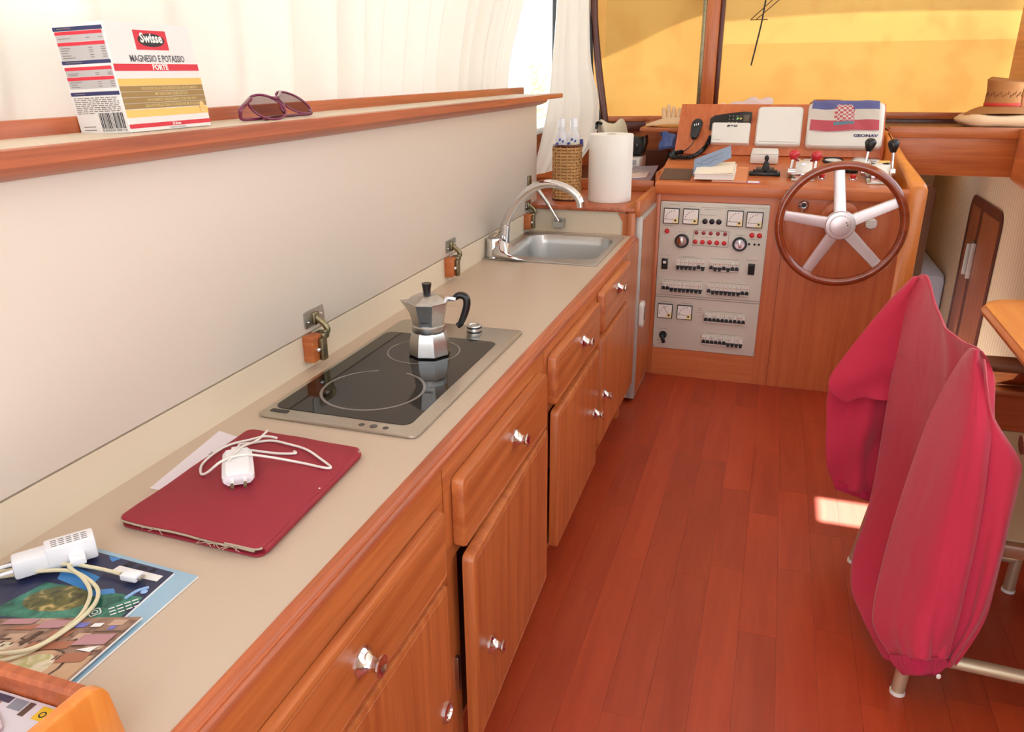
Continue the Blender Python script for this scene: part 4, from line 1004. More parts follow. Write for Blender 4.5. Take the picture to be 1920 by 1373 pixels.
for i in range(6):
    P.append([Vector((-.50 + .075 * j / 5 + rr.uniform(-.006, .006), 3.57 + .05 * i / 5 + .02 * math.sin(j * 1.4), .968 - .012 * abs(i - 3) - .035 * (1 - i / 5) + rr.uniform(-.008, .008))) for j in range(6)])
sheet(b, surf(P, 4, 4), (0, .012, -.012)); tag(obj('blue_rag', b, blueR, at=(-.46, 3.60, .93), smooth=80), 'crumpled blue rag hanging off the shelf beside the board', 'cloth')

# chart tray between locker top and helm, with its clutter
ct = thing('chart_tray', 'open teak tray between the paper roll and the helm', 'tray', (-.62, 3.4, .74))
b = B(); box(b, -.96, -.445, 3.166, 4.055, .742, .752); obj('tray_floor', b, darkW, ct)
b = B(); box(b, -.452, -.441, 3.166, 3.62, .752, .83); obj('tray_side', b, teakY, ct)
cm = thing('camera_bag', 'black camera bag lying in the chart tray', 'bag', (-.64, 3.72, .842))
b = B(); obox(b, (-.648, 3.72, .885), (.06, 0, 0), (0, .05, 0), (0, 0, .042), .018, 3); obj('body', b, blackR, cm)
b = B(); prism(b, [(-.60, 3.68, .905), (-.583, 3.68, .935), (-.578, 3.68, .90), (-.59, 3.68, .86)], (0, .08, 0), .004); obj('flap', b, black, cm)
b = B(); lathe(b, [(0, 0), (.026, 0), (.024, .02), (.018, .024), (.016, .015), (0, .015)], (-.632, 3.675, .885), (0, -1, 0), 20); obj('lens', b, mat('dark_lens', S(52, 46, 46), .2), cm)
b = B(); obox(b, (-.645, 3.66, .797), (.06, 0, 0), (0, .09, 0), (0, 0, .044), .003); cb = tag(obj('white_carton', b, whiteW, at=(-.645, 3.66, .753)), 'white carton under the black camera bag in the chart tray', 'box')
b = B(); obox(b, (-.63, 3.5685, .825), (.03, 0, 0), (0, .0008, 0), (0, 0, .010)); obj('carton_label', b, greyPr, cb)
b = B(); obox(b, (-.555, 3.92, .802), (.055, 0, 0), (0, .05, 0), (0, 0, .049), .004); tag(obj('brown_carton', b, mat('brown_card', S(112, 66, 46), .8), at=(-.555, 3.92, .753)), 'brown carton at the back of the chart tray', 'box')
b = B(); obox(b, (-.485, 3.90, .80), (.014, 0, 0), (0, .05, 0), (0, 0, .047), .008); tag(obj('dark_case', b, black, at=(-.485, 3.90, .753)), 'narrow dark case beside the brown carton', 'case')
pk = thing('blister_pack', 'glossy blister pack propped in the front of the chart tray', 'package', (-.565, 3.42, .753))
b = B(); P = [Vector((-.63, 3.30, .758)), Vector((-.50, 3.33, .762)), Vector((-.492, 3.52, .812)), Vector((-.60, 3.52, .806))]; prism(b, P, (0, 0, .008), .001); obj('card_back', b, mat('mauve_grey_card', S(150, 132, 140), .4), pk)
b = B(); prism(b, [Vector((-.60, 3.35, .776)), Vector((-.52, 3.37, .779)), Vector((-.515, 3.44, .797)), Vector((-.59, 3.43, .794))], (0, 0, .010), .003); obj('blister', b, mat('shiny_plastic', S(214, 196, 196), .12, .3), pk)
b = B(); box(b, -.70, -.60, 3.20, 3.30, .753, .765, .003); tag(obj('dark_pouch', b, black, at=(-.65, 3.25, .753)), 'flat dark pouch at the front of the chart tray', 'pouch')
# crumpled paper and clip in the corner under the curtain
b = B(); P = []
rr = random.Random(8)
for i in range(5): P.append([Vector((-.83 + .14 * j / 6, 3.80 + .05 * math.sin(i + j), .80 + .185 * i / 4 + .012 * math.sin(j * 1.7) + rr.uniform(-.006, .006))) for j in range(7)])
sheet(b, surf(P, 3, 3), (0, .006, 0)); tag(obj('crumpled_paper', b, mat('ivory_paper', S(236, 226, 200), .8), at=(-.76, 3.8, .80), smooth=80), 'crumpled ivory paper in the corner behind the paper roll', 'paper')
cl = thing('lamp_bracket', 'small black and chrome lamp bracket in the front window corner', 'bracket', (-.84, 3.75, .95))
b = B(); obox(b, (-.842, 3.75, .962), (.02, 0, 0), (0, .015, 0), (0, 0, .018), .005); tube(b, [(-.835, 3.75, .975), (-.82, 3.75, .985), (-.80, 3.75, .978)], .006, 8); obj('body', b, black, cl)
b = B(); ball(b, (-.846, 3.733, .962), .008); obj('chrome_screw', b, chrome, cl)

# hat on a cushion on the starboard ledge
cu = B(); rings = []
for k in range(13):
    t = k / 12; xx = .715 + .232 * t; r = min(1.0, (math.sin(PI * min(t * 1.6 + .02, .5)) ** .5)); zc_h = .0275 * r + .002 * math.sin(t * 9)
    rings.append([Vector((xx, 3.86 + .15 * (.45 + .55 * r) * math.copysign(abs(math.cos(a)) ** .5, math.cos(a)), 1.005 + zc_h * math.copysign(abs(math.sin(a)) ** .6, math.sin(a)))) for a in [2 * PI * q / 28 for q in range(28)]])
ring_loft(cu, rings); tag(obj('cushion', cu, padM, at=(.83, 3.86, .976), smooth=60), 'cream cushion on the ledge under the straw hat', 'cushion')
ht = thing('straw_hat', 'straw hat with a red ribbon resting on the cream cushion', 'hat', (.868, 3.86, 1.034))
hc_ = Vector((.868, 3.86, 1.058))
b = B(); rings = []
for r, z in ((.060, .004), (.085, .003), (.112, -.006), (.134, -.018), (.136, -.0205), (.112, -.009), (.085, -.0005), (.058, .001)):
    rings.append([hc_ + Vector((math.cos(2 * PI * k / 40) * r, math.sin(2 * PI * k / 40) * r * .95, z - .012 * abs(math.cos(2 * PI * k / 40)) ** 2 * (r / .135) ** 2)) for k in range(40)])
ring_loft(b, rings, caps=False); obj('brim', b, strawM, ht, smooth=60)
b = B(); rings = []
for r, z, dip in ((.0625, -.002, 0), (.0625, .02, 0), (.061, .06, 0), (.064, .09, .001), (.066, .103, .006), (.055, .109, .009), (.03, .105, .004), (.002, .098, 0)):
    rings.append([hc_ + Vector((math.cos(2 * PI * k / 40) * r * 1.05, math.sin(2 * PI * k / 40) * r * .9, z - dip * math.cos(2 * PI * k / 40 + .5))) for k in range(40)])
ring_loft(b, rings, caps=False); cr = obj('crown', b, strawM, ht, smooth=60)
b = B(); rings = []
for r, z in ((.0637, .004), (.0645, .006), (.0642, .016), (.063, .017)): rings.append([hc_ + Vector((math.cos(2 * PI * k / 40) * r * 1.05, math.sin(2 * PI * k / 40) * r * .9, z)) for k in range(40)])
ring_loft(b, rings, caps=False); obj('ribbon', b, ribbonM, ht, smooth=60)
b = B()
for k in range(22):
    a = PI + PI * (k + .5) / 22; c = hc_ + Vector((math.cos(a) * .0622 * 1.05, math.sin(a) * .0622 * .9, .044 + .006 * (k % 3)))
    obox(b, c, Vector((-math.sin(a), math.cos(a), 0)) * .0013, Vector((math.cos(a), math.sin(a), 0)) * .001, (.0015, 0, .005))
tag(obj('woven_vents', b, mat('dark_straw_gap', S(110, 66, 40), .9), ht), kind='stuff')

# ------------------------------------------------------------------ jacket control nets (metres)
JB=[[(0.319,1.930,0.751),(0.346,1.900,0.776),(0.351,1.780,0.744),(0.355,1.690,0.731),(0.364,1.580,0.730),(0.369,1.470,0.750),(0.375,1.430,0.749)],
 [(0.319,1.930,0.658),(0.336,1.839,0.663),(0.351,1.750,0.669),(0.364,1.665,0.677),(0.374,1.584,0.685),(0.382,1.506,0.694),(0.388,1.430,0.704)],
 [(0.317,1.920,0.527),(0.339,1.831,0.545),(0.357,1.744,0.564),(0.373,1.660,0.583),(0.386,1.580,0.602),(0.396,1.504,0.621),(0.404,1.430,0.640)],
 [(0.317,1.910,0.390),(0.342,1.822,0.421),(0.364,1.737,0.453),(0.382,1.655,0.484),(0.398,1.577,0.513),(0.411,1.502,0.541),(0.421,1.430,0.569)],
 [(0.315,1.880,0.257),(0.345,1.797,0.297),(0.371,1.717,0.335),(0.393,1.640,0.373),(0.412,1.567,0.408),(0.429,1.497,0.442),(0.442,1.430,0.475)],
 [(0.303,1.830,0.162),(0.337,1.756,0.201),(0.368,1.684,0.239),(0.394,1.615,0.276),(0.418,1.550,0.311),(0.439,1.489,0.344),(0.457,1.430,0.376)],
 [(0.284,1.770,0.104),(0.322,1.706,0.139),(0.355,1.644,0.174),(0.385,1.585,0.206),(0.413,1.530,0.237),(0.438,1.479,0.266),(0.461,1.430,0.293)],
 [(0.282,1.680,0.059),(0.316,1.629,0.091),(0.348,1.580,0.123),(0.377,1.535,0.152),(0.405,1.494,0.178),(0.431,1.456,0.203),(0.455,1.420,0.226)],
 [(0.297,1.560,0.064),(0.324,1.528,0.086),(0.349,1.497,0.108),(0.374,1.470,0.127),(0.398,1.447,0.142),(0.422,1.427,0.156),(0.445,1.410,0.168)],
 [(0.324,1.440,0.070),(0.339,1.426,0.084),(0.354,1.414,0.096),(0.369,1.405,0.106),(0.386,1.400,0.112),(0.403,1.399,0.116),(0.420,1.400,0.117)]]
JS=[[(0.358,1.465,0.750),(0.354,1.428,0.761),(0.354,1.407,0.766),(0.359,1.410,0.763),(0.369,1.430,0.756)],
 [(0.351,1.480,0.716),(0.351,1.435,0.730),(0.354,1.407,0.738),(0.362,1.403,0.738),(0.375,1.415,0.733)],
 [(0.343,1.520,0.642),(0.348,1.462,0.661),(0.355,1.420,0.674),(0.367,1.402,0.678),(0.383,1.400,0.675)],
 [(0.331,1.540,0.571),(0.341,1.474,0.590),(0.353,1.425,0.604),(0.370,1.399,0.608),(0.390,1.390,0.605)],
 [(0.320,1.550,0.471),(0.336,1.482,0.494),(0.354,1.430,0.510),(0.375,1.402,0.515),(0.400,1.390,0.512)],
 [(0.312,1.550,0.358),(0.332,1.482,0.387),(0.353,1.430,0.407),(0.378,1.402,0.415),(0.406,1.390,0.414)],
 [(0.303,1.530,0.239),(0.325,1.464,0.279),(0.348,1.415,0.309),(0.375,1.389,0.324),(0.405,1.380,0.328)],
 [(0.292,1.480,0.166),(0.317,1.427,0.206),(0.343,1.390,0.233),(0.373,1.377,0.245),(0.407,1.380,0.244)],
 [(0.293,1.450,0.135),(0.317,1.404,0.173),(0.342,1.375,0.198),(0.371,1.369,0.205),(0.405,1.380,0.201)],
 [(0.321,1.410,0.106),(0.335,1.374,0.138),(0.353,1.355,0.157),(0.375,1.359,0.157),(0.403,1.380,0.145)]]
JC=[[(0.319,1.405,0.115),(0.335,1.376,0.141),(0.353,1.360,0.158),(0.375,1.361,0.161),(0.401,1.375,0.154)],
 [(0.325,1.400,0.100),(0.340,1.373,0.125),(0.357,1.357,0.140),(0.378,1.360,0.141),(0.403,1.375,0.132)],
 [(0.346,1.390,0.084),(0.351,1.365,0.107),(0.360,1.352,0.120),(0.373,1.358,0.118),(0.390,1.375,0.107)]]
JU=[[(0.327,1.930,0.761),(0.331,1.916,0.765),(0.336,1.910,0.767),(0.343,1.916,0.766),(0.352,1.930,0.763)],
 [(0.287,1.930,0.701),(0.301,1.916,0.704),(0.316,1.910,0.706),(0.333,1.916,0.704),(0.352,1.930,0.700)],
 [(0.243,1.930,0.621),(0.268,1.916,0.622),(0.295,1.910,0.621),(0.322,1.916,0.616),(0.352,1.930,0.608)],
 [(0.205,1.930,0.549),(0.240,1.916,0.552),(0.275,1.910,0.552),(0.311,1.916,0.547),(0.349,1.930,0.540)],
 [(0.183,1.930,0.496),(0.222,1.916,0.502),(0.261,1.910,0.504),(0.302,1.916,0.503),(0.344,1.930,0.498)],
 [(0.192,1.930,0.465),(0.227,1.916,0.474),(0.262,1.910,0.479),(0.298,1.916,0.479),(0.335,1.930,0.476)],
 [(0.232,1.930,0.439),(0.255,1.916,0.449),(0.278,1.910,0.456),(0.303,1.916,0.458),(0.329,1.930,0.457)]]
JF=[[(0.190,1.970,0.493),(0.228,1.956,0.503),(0.267,1.950,0.509),(0.306,1.956,0.512),(0.346,1.970,0.511)],
 [(0.190,1.970,0.405),(0.229,1.956,0.412),(0.268,1.950,0.416),(0.308,1.956,0.415),(0.350,1.970,0.411)],
 [(0.200,1.970,0.315),(0.238,1.956,0.324),(0.275,1.950,0.328),(0.314,1.956,0.327),(0.354,1.970,0.323)],
 [(0.219,1.970,0.224),(0.252,1.956,0.233),(0.287,1.950,0.238),(0.322,1.956,0.237),(0.359,1.970,0.232)],
 [(0.233,1.970,0.182),(0.264,1.956,0.184),(0.296,1.950,0.182),(0.329,1.956,0.174),(0.363,1.970,0.161)]]
JFC=[[(0.232,1.965,0.192),(0.262,1.951,0.194),(0.294,1.945,0.192),(0.327,1.951,0.184),(0.361,1.965,0.172)],
 [(0.240,1.965,0.170),(0.268,1.951,0.170),(0.298,1.945,0.165),(0.328,1.951,0.155),(0.361,1.965,0.140)]]
JP=[[(0.366,1.410,0.751),(0.365,1.399,0.753),(0.365,1.395,0.754),(0.368,1.399,0.752),(0.372,1.410,0.748)],
 [(0.388,1.410,0.667),(0.389,1.399,0.666),(0.391,1.395,0.664),(0.395,1.399,0.657),(0.402,1.410,0.649)],
 [(0.405,1.410,0.587),(0.415,1.399,0.588),(0.427,1.395,0.587),(0.441,1.399,0.581),(0.458,1.410,0.573)],
 [(0.415,1.410,0.504),(0.425,1.399,0.515),(0.437,1.395,0.524),(0.452,1.399,0.528),(0.469,1.410,0.529)],
 [(0.420,1.410,0.404),(0.430,1.399,0.420),(0.441,1.395,0.432),(0.455,1.399,0.439),(0.471,1.410,0.442)],
 [(0.424,1.410,0.311),(0.433,1.399,0.322),(0.443,1.395,0.329),(0.456,1.399,0.330),(0.471,1.410,0.328)],
 [(0.425,1.410,0.213),(0.433,1.399,0.223),(0.441,1.395,0.229),(0.453,1.399,0.229),(0.467,1.410,0.224)],
 [(0.413,1.410,0.140),(0.417,1.399,0.141),(0.423,1.395,0.138),(0.431,1.399,0.127),(0.441,1.410,0.112)]]


# ------------------------------------------------------------------ things on the locker top
# wicker basket with clear bottles
bk = thing('basket', 'tall woven seagrass basket holding plastic bottles on the locker top', 'basket', (-.742, 2.87, .758))
bc = Vector((-.742, 2.875, .758))
def rounded_ring(c, w, d, z, n=48, wob=0.0, ph=0.0):
    return [c + Vector((math.copysign(abs(math.cos(2 * PI * k / n)) ** .75, math.cos(2 * PI * k / n)) * w * (1 + wob * math.sin(k * PI + ph)), math.copysign(abs(math.sin(2 * PI * k / n)) ** .75, math.sin(2 * PI * k / n)) * d * (1 + wob * math.sin(k * PI + ph)), z)) for k in range(n)]
b = B(); ring_loft(b, [rounded_ring(bc, .046, .046, .002), rounded_ring(bc, .046, .046, .198), rounded_ring(bc, .043, .043, .198), rounded_ring(bc, .043, .043, .006)], caps=True); obj('wall', b, wickM, bk)
b = B()
for k in range(17):
    z = .008 + .0112 * k; pts = [p + Vector((0, 0, .0008 * math.sin(i_ * 1.6 + k * PI))) for i_, p in enumerate(rounded_ring(bc, .0475, .0475, z, 40, .03, k * PI))]
    tube(b, pts, .0052, 5, 1, smooth=False, closed=True)
for k in range(20):
    a = 2 * PI * (k + .5) / 20; q = bc + Vector((math.copysign(abs(math.cos(a)) ** .75, math.cos(a)) * .0505, math.copysign(abs(math.sin(a)) ** .75, math.sin(a)) * .0505, 0))
    tube(b, [q + Vector((0, 0, .005 + .19 * t / 16)) + (q - bc) * (.05 * math.sin(t * 2.4 + k * PI)) for t in range(17)], .0028, 5, 2)
tag(obj('woven_strands', b, wickM, bk), kind='stuff')
for z in (.003, .197):
    b = B(); tube(b, rounded_ring(bc, .048, .048, z, 40), .0055, 6, 1, smooth=False, closed=True); obj('dark_rim', b, darkW, bk)
for lab, x, y, hh, r in (('clear plastic bottle on the left in the basket with blue dots', -.762, 2.86, .255, .021), ('clear plastic bottle on the right in the basket with yellow liquid', -.722, 2.885, .255, .024)):
    bt = thing('plastic_bottle', lab, 'bottle', (x, y, .765), 'bottles in the basket')
    b = B(); lathe(b, [(0, 0), (r, 0), (r, hh * .84), (r * .92, hh * .89), (r * .55, hh * .96), (r * .5, hh * 1.0), (r * .5, hh * 1.02)], (x, y, .765), (0, 0, 1), 24, caps=False); obj('body', b, petW, bt)
    b = B(); lathe(b, [(0, 0), (r * .55, 0), (r * .55, .03), (0, .032)], (x, y, .765 + hh), (0, 0, 1), 18); obj('cap', b, mat('milky_cap', S(236, 238, 244), .35), bt)
    b = B(); a_ = -2.1
    for k, zz in enumerate((.198, .212, .206)): obox(b, Vector((x + math.cos(a_ + .5 * k) * r * 1.03, y + math.sin(a_ + .5 * k) * r * 1.03, .765 + zz)), (-math.sin(a_) * .006, math.cos(a_) * .006, .002), (math.cos(a_) * .0006, math.sin(a_) * .0006, 0), (0, 0, .004))
    obj('blue_print', b, mat('blue_print', S(60, 90, 180), .5), bt)
    if x > -.74:
        b = B(); lathe(b, [(0, .002), (r * .95, .002), (r * .95, .198), (0, .199)], (x, y, .765), (0, 0, 1), 20); obj('yellow_liquid', b, mat('yellow_liquid', S(226, 210, 110), .1), bt)
b = B(); cyl(b, (-.712, 2.895, .80), (-.694, 2.902, .972), .004, seg=10); obox(b, (-.695, 2.902, .962), (.006, 0, 0), (0, .004, 0), (-.001, 0, .014), .002); tag(obj('pen', b, mat('violet_blue', S(50, 44, 140), .4), at=(-.71, 2.895, .80)), 'dark blue pen standing in the right of the basket', 'pen')
# paper roll
rl = thing('paper_roll', 'thick white kitchen paper roll standing on the locker top', 'paper roll', (-.583, 2.90, .757))
b = B(); lathe(b, [(.021, 0), (.080, 0), (.0805, .004), (.0808, .12), (.0805, .236), (.079, .239), (.021, .239), (.021, 0)], (-.583, 2.90, .7575), (0, 0, 1), 56, caps=False); obj('paper', b, rollM, rl)
b = B(); lathe(b, [(.0195, .001), (.0208, .001), (.0208, .238), (.0195, .238), (.0195, .001)], (-.583, 2.90, .7575), (0, 0, 1), 32, caps=False); obj('cardboard_core', b, mat('card_core', S(182, 150, 116), .9), rl)
b = B(); P = [[Vector((-.583 + math.cos(a) * .0812, 2.90 + math.sin(a) * .0812, .7578 + .238 * k / 4)) for a in [(-.45 + .10 * t) for t in range(6)]] for k in range(5)]; sheet(b, P); obj('loose_edge', b, rollM, rl)

# ------------------------------------------------------------------ on the lid
# supplement carton leaning back on the curtain
A0 = Vector((-.840, .875, 1.1372)); eX = Vector((.012, 1, 0)).normalized(); eZ = Vector((-.119, 0, .993)).normalized(); eD = eX.cross(eZ) * -1
eD = Vector((-.996, -.07, -.035)).normalized()
bw, bh, bd = .163, .142, .082
cx_ = thing('supplement_box', 'white supplement carton with red and black oval logo on the ledge', 'box', A0 + eX * bw / 2)
def F(u, v, t=.0003): return A0 + eX * (u * bw) + eZ * (v * bh) - eD * t           # front face
def Sd(u, v, t=.0003): return A0 + eD * ((1 - u) * bd) + eZ * (v * bh) - eX * t      # left side face, u=1 at the front edge
b = B(); obox(b, A0 + eX * bw / 2 + eZ * (bh / 2) + eD * bd / 2, eX * bw / 2, eZ * bh / 2, eD * bd / 2, .0008, 1); obj('carton', b, boxW, cx_)
def quad(b, Fn, u0, u1, v0, v1, t=.0003, th=.0002):
    p = [Fn(u0, v0, t), Fn(u1, v0, t), Fn(u1, v1, t), Fn(u0, v1, t)]; n = (p[1] - p[0]).cross(p[3] - p[0]).normalized() * th
    b.faces.new([b.verts.new(q) for q in p])
b = B()
for (u0, u1, v0, v1) in ((.30, .68, .755, .935), (.0, 1.0, .560, .625), (.0, 1.0, .035, .075)): quad(b, F, u0, u1, v0, v1)
for v0, v1 in ((.895, .925), (.800, .830), (.580, .610), (.490, .520)): quad(b, Sd, .04, .96, v0, v1, .0006)
obj('red_print', b, redPr, cx_, smooth=0)
b = B(); n_ = 40; vv_ = [b.verts.new(F(.49 + .155 * math.cos(2 * PI * k / n_), .845 + .062 * math.sin(2 * PI * k / n_), .0006)) for k in range(n_)]; b.faces.new(vv_)
obj('black_oval', b, mat('black_print', S(28, 22, 24), .5), cx_, smooth=0)
b = B(); text(b, 'Swisse', F(.49, .825, .0009), eX, eZ, .0125, .042, bold=.03, depth=0, align='C'); obj('logo_lettering', b, paper, cx_)
b = B(); text(b, 'MAGNESIO E POTASSIO', F(.52, .645, .0005), eX, eZ, .0088, .105, bold=.015, depth=0, align='C'); obj('title_lettering', b, mat('slate_print', S(72, 72, 84), .6), cx_)
b = B(); text(b, 'FORTE', F(.52, .572, .0006), eX, eZ, .0072, .030, bold=.04, depth=0, align='C'); obj('white_lettering', b, paper, cx_)
b = B(); text(b, '24 Buste', F(.55, .042, .0006), eX, eZ, .004, .017, bold=.02, depth=0, align='C'); obj('count_lettering', b, paper, cx_)
b = B(); quad(b, F, 0, 1, .425, .490); quad(b, F, 0, 1, .135, .205); obj('gold_band', b, goldF, cx_, smooth=0)
b = B()
for k in range(4): quad(b, F, 0, 1, .212 + .0535 * k, .262 + .0535 * k)
obj('olive_band', b, goldD, cx_, smooth=0)
b = B()
for s_, v in (('RIDUZIONE DELLA STANCHEZZA E DELL\'AFFATICAMENTO', .386), ('METABOLISMO ENERGETICO', .333), ('FAVORISCE L\'EQUILIBRIO IDROSALINO', .279), ('SALUTE DELLE OSSA E FUNZIONE MUSCOLARE', .226)): text(b, s_, F(.58, v, .0005), eX, eZ, .0036, min(.0030 * len(s_), .112), bold=.01, depth=0, align='C')
obj('claim_lettering', b, mat('pale_gold_print', S(214, 190, 130), .5), cx_)
b = B(); text(b, 'Integratore Alimentare', F(.56, .012, .0005), eX, eZ, .0026, .032, depth=0, align='C'); obj('small_lettering', b, inkG, cx_)
b = B(); n_ = 28; b.faces.new([b.verts.new(F(.93 + .035 * math.cos(2 * PI * k / n_), .20 + .055 * math.sin(2 * PI * k / n_), .0006)) for k in range(n_)]); sl2 = obj('round_seal', b, goldF, cx_, smooth=0)
b = B()
vs_ = [[b.verts.new(F(.93 + q * .7 * math.cos(2 * PI * k / 28) * .05, .20 + q * .7 * math.sin(2 * PI * k / 28) * .0785, .0009)) for k in range(28)] for q in (.80, .88)]
for k in range(28): b.faces.new((vs_[0][k], vs_[0][(k + 1) % 28], vs_[1][(k + 1) % 28], vs_[1][k]))
obj('seal_ring', b, paper, sl2, smooth=0)
b = B()
for v0, v1 in ((.930, .965), (.635, .668), (.350, .385)): quad(b, Sd, .02, .98, v0, v1)
obj('navy_band', b, navy, cx_, smooth=0)
b = B()
for v0, v1 in ((.835, .892), (.672, .798), (.523, .578), (.415, .488)): quad(b, Sd, .04, .96, v0, v1)
obj('grey_table', b, greyPr, cx_, smooth=0)
b = B(); rr = random.Random(1)
for k in range(9):
    u = .05
    while u < .9 - (.55 if k == 8 else 0):
        w = rr.uniform(.04, .13); quad(b, Sd, u, min(u + w, .93), .325 - .0175 * k, .333 - .0175 * k); u += w + .02
for v in (.86, .775, .755, .735, .71, .69, .55, .535, .47, .45, .43):
    quad(b, Sd, .08, .08 + rr.uniform(.1, .25), v, v + .006, .0005); quad(b, Sd, .62, .70, v, v + .006, .0005); quad(b, Sd, .86, .94, v, v + .006, .0005)
quad(b, Sd, .10, .38, .945, .953, .0005); quad(b, Sd, .10, .42, .648, .656, .0005); quad(b, Sd, .10, .30, .363, .371, .0005); quad(b, Sd, .10, .34, .06, .068); quad(b, Sd, .10, .34, .03, .038)
obj('small_print', b, inkG, cx_, smooth=0)
b = B(); u = .46; rr = random.Random(12)
while u < .93:
    w = rr.choice((.008, .012, .02)); quad(b, Sd, u, u + w, .045, .19, .0004); u += w + rr.choice((.008, .012, .018))
obj('barcode', b, inkM, cx_, smooth=0)
b = B(); text(b, '8 005030 009176', Sd(.46, .018, .0005), -eD, eZ, .003, .040, depth=0); obj('barcode_digits', b, inkM, cx_)

# sunglasses
sg = thing('sunglasses', 'plum sunglasses with brown lenses lying on the ledge by the window', 'sunglasses', (-.845, 1.23, 1.137))
def lens_ring(c, ux, uy, w, h, n=32):
    c = Vector(c); return [c + ux * (math.cos(2 * PI * k / n) * w * (1 + .06 * math.cos(4 * PI * k / n))) + uy * (math.sin(2 * PI * k / n) * h) for k in range(n)]
ge, gf, gz = Vector((.81, .58, 0)), Vector((-.58, .81, 0)), Vector((0, 0, 1))
L1, m1, n1 = Vector((-.839, 1.1875, 1.158)), ge * .029 - gz * .009 + gf * .006, ge * .002 + gz * .0175 + gf * .016
L2, m2, n2 = Vector((-.838, 1.268, 1.1620)), ge * .0275 - gz * .0155 + gf * .004, ge * .006 + gz * .010 + gf * .022
def lring(c, m, n, k=1.0, N=36): return [c + m * (math.cos(2 * PI * q / N) * k * (1 + .05 * math.cos(4 * PI * q / N))) + n * (math.sin(2 * PI * q / N) * k) for q in range(N)]
for c, m, n in ((L1, m1, n1), (L2, m2, n2)):
    b = B(); tube(b, lring(c, m, n), .0021, 8, 1, smooth=False, closed=True); fr_ = obj('rim', b, purpF, sg, smooth=80)
    b = B(); b.faces.new([b.verts.new(p) for p in lring(c, m, n, .97)]); obj('lens', b, lensM, fr_)
b = B(); tube(b, [L1 + n1 * .95 + m1 * .25, L1 + n1 * .95 + m1 * .60 + gz * .003, L2 - m2 * .85 + n2 * .40 + gz * .002, L2 - m2 * .97], .0028, 8); tube(b, [L1 + m1 * .75 + n1 * .45, L1 + m1 * .98 + gz * -.002 + gf * .004, L2 - m2 * .55 - n2 * .75], .0022, 8); obj('bridge', b, purpF, sg, smooth=80)
b = B(); tube(b, [L1 - m1 * .92 + n1 * .30, (-.843, 1.123, 1.158), (-.844, 1.120, 1.149), (-.845, 1.124, 1.1415), (-.846, 1.15, 1.1400), (-.848, 1.19, 1.1398), (-.850, 1.215, 1.1398)], lambda t: .0042 - .0014 * min(1, t * 2), 8); obj('temple', b, purpF, sg, smooth=80)
b = B(); tube(b, [L2 + m2 * .97, (-.838, 1.318, 1.147), (-.842, 1.326, 1.1405), (-.850, 1.30, 1.1398), (-.853, 1.25, 1.1398), (-.845, 1.20, 1.1398), (-.835, 1.170, 1.1398)], .0028, 8); obj('temple', b, purpF, sg, smooth=80)

# ------------------------------------------------------------------ on the worktop
# moka pot
mp_c = Vector((-.641, 1.371, .6670)); ha = math.radians(14); hu = Vector((math.cos(ha), math.sin(ha), 0)); hv = Vector((-math.sin(ha), math.cos(ha), 0))
mk = thing('moka_pot', 'octagonal aluminium moka coffee pot standing on the rear ring of the hob', 'coffee pot', mp_c)
off8 = PI / 8
b = B(); lathe(b, [(.0, 0), (.041, 0), (.044, .003), (.0435, .010), (.0405, .030), (.0375, .044), (.035, .049), (.033, .051), (.0, .051)], mp_c, (0, 0, 1), 8, u=hu, ang0=off8); obj('boiler', b, alum, mk, smooth=25)
b = B(); lathe(b, [(0, .049), (.0335, .049), (.0345, .052), (.0345, .062), (.0325, .064), (0, .064)], mp_c, (0, 0, 1), 32); obj('screw_collar', b, alum, mk)
b = B(); rings = []
for r, h, sp in ((.0325, .063, 0), (.0335, .070, 0), (.037, .085, .004), (.0405, .100, .010), (.0425, .108, .016), (.0432, .1105, .018)):
    ring_ = [mp_c + Vector((0, 0, h)) + (hu * math.cos(off8 + 2 * PI * k / 8) + hv * math.sin(off8 + 2 * PI * k / 8)) * r for k in range(8)]
    # insert the spout on the side away from the handle
    ring_.insert(4, mp_c + Vector((0, 0, h + (.003 if sp > .01 else 0))) - hu * (r * math.cos(PI / 8) + sp))
    rings.append(ring_)
ring_loft(b, rings); obj('upper_chamber', b, alum, mk, smooth=20)
b = B(); rings = []
for r, h in ((.0435, .1108), (.0435, .1125), (.038, .1175), (.020, .1255), (.009, .1265)): rings.append([mp_c + Vector((0, 0, h)) + (hu * math.cos(off8 + 2 * PI * k / 8) + hv * math.sin(off8 + 2 * PI * k / 8)) * r for k in range(8)])
ring_loft(b, rings); ldm = obj('lid', b, alum, mk, smooth=20)
b = B(); lathe(b, [(0, 0), (.0075, 0), (.0075, .003), (.0085, .012), (.0102, .021), (.0102, .0225), (0, .0225)], mp_c + Vector((0, 0, .1262)), (0, 0, 1), 12); obj('lid_knob', b, black, ldm)
b = B(); obox(b, mp_c + hu * .048 + Vector((0, 0, .1175)), hu * .012, hv * .007, Vector((0, 0, .0045)), .002); obj('hinge_bracket', b, chrome, mk)
hp = [mp_c + hu * .056 + Vector((0, 0, .1185)), mp_c + hu * .066 + Vector((0, 0, .1245)), mp_c + hu * .0785 + Vector((0, 0, .120)), mp_c + hu * .0805 + Vector((0, 0, .105)), mp_c + hu * .075 + Vector((0, 0, .085)), mp_c + hu * .067 + Vector((0, 0, .066)), mp_c + hu * .060 + Vector((0, 0, .060))]
b = B(); tube(b, hp, lambda t: .0062 + .0016 * math.sin(PI * min(1, t * 1.1)), 12, 8); obj('handle', b, black, mk)
nf = (hu * math.cos(-PI / 2) + hv * math.sin(-PI / 2))
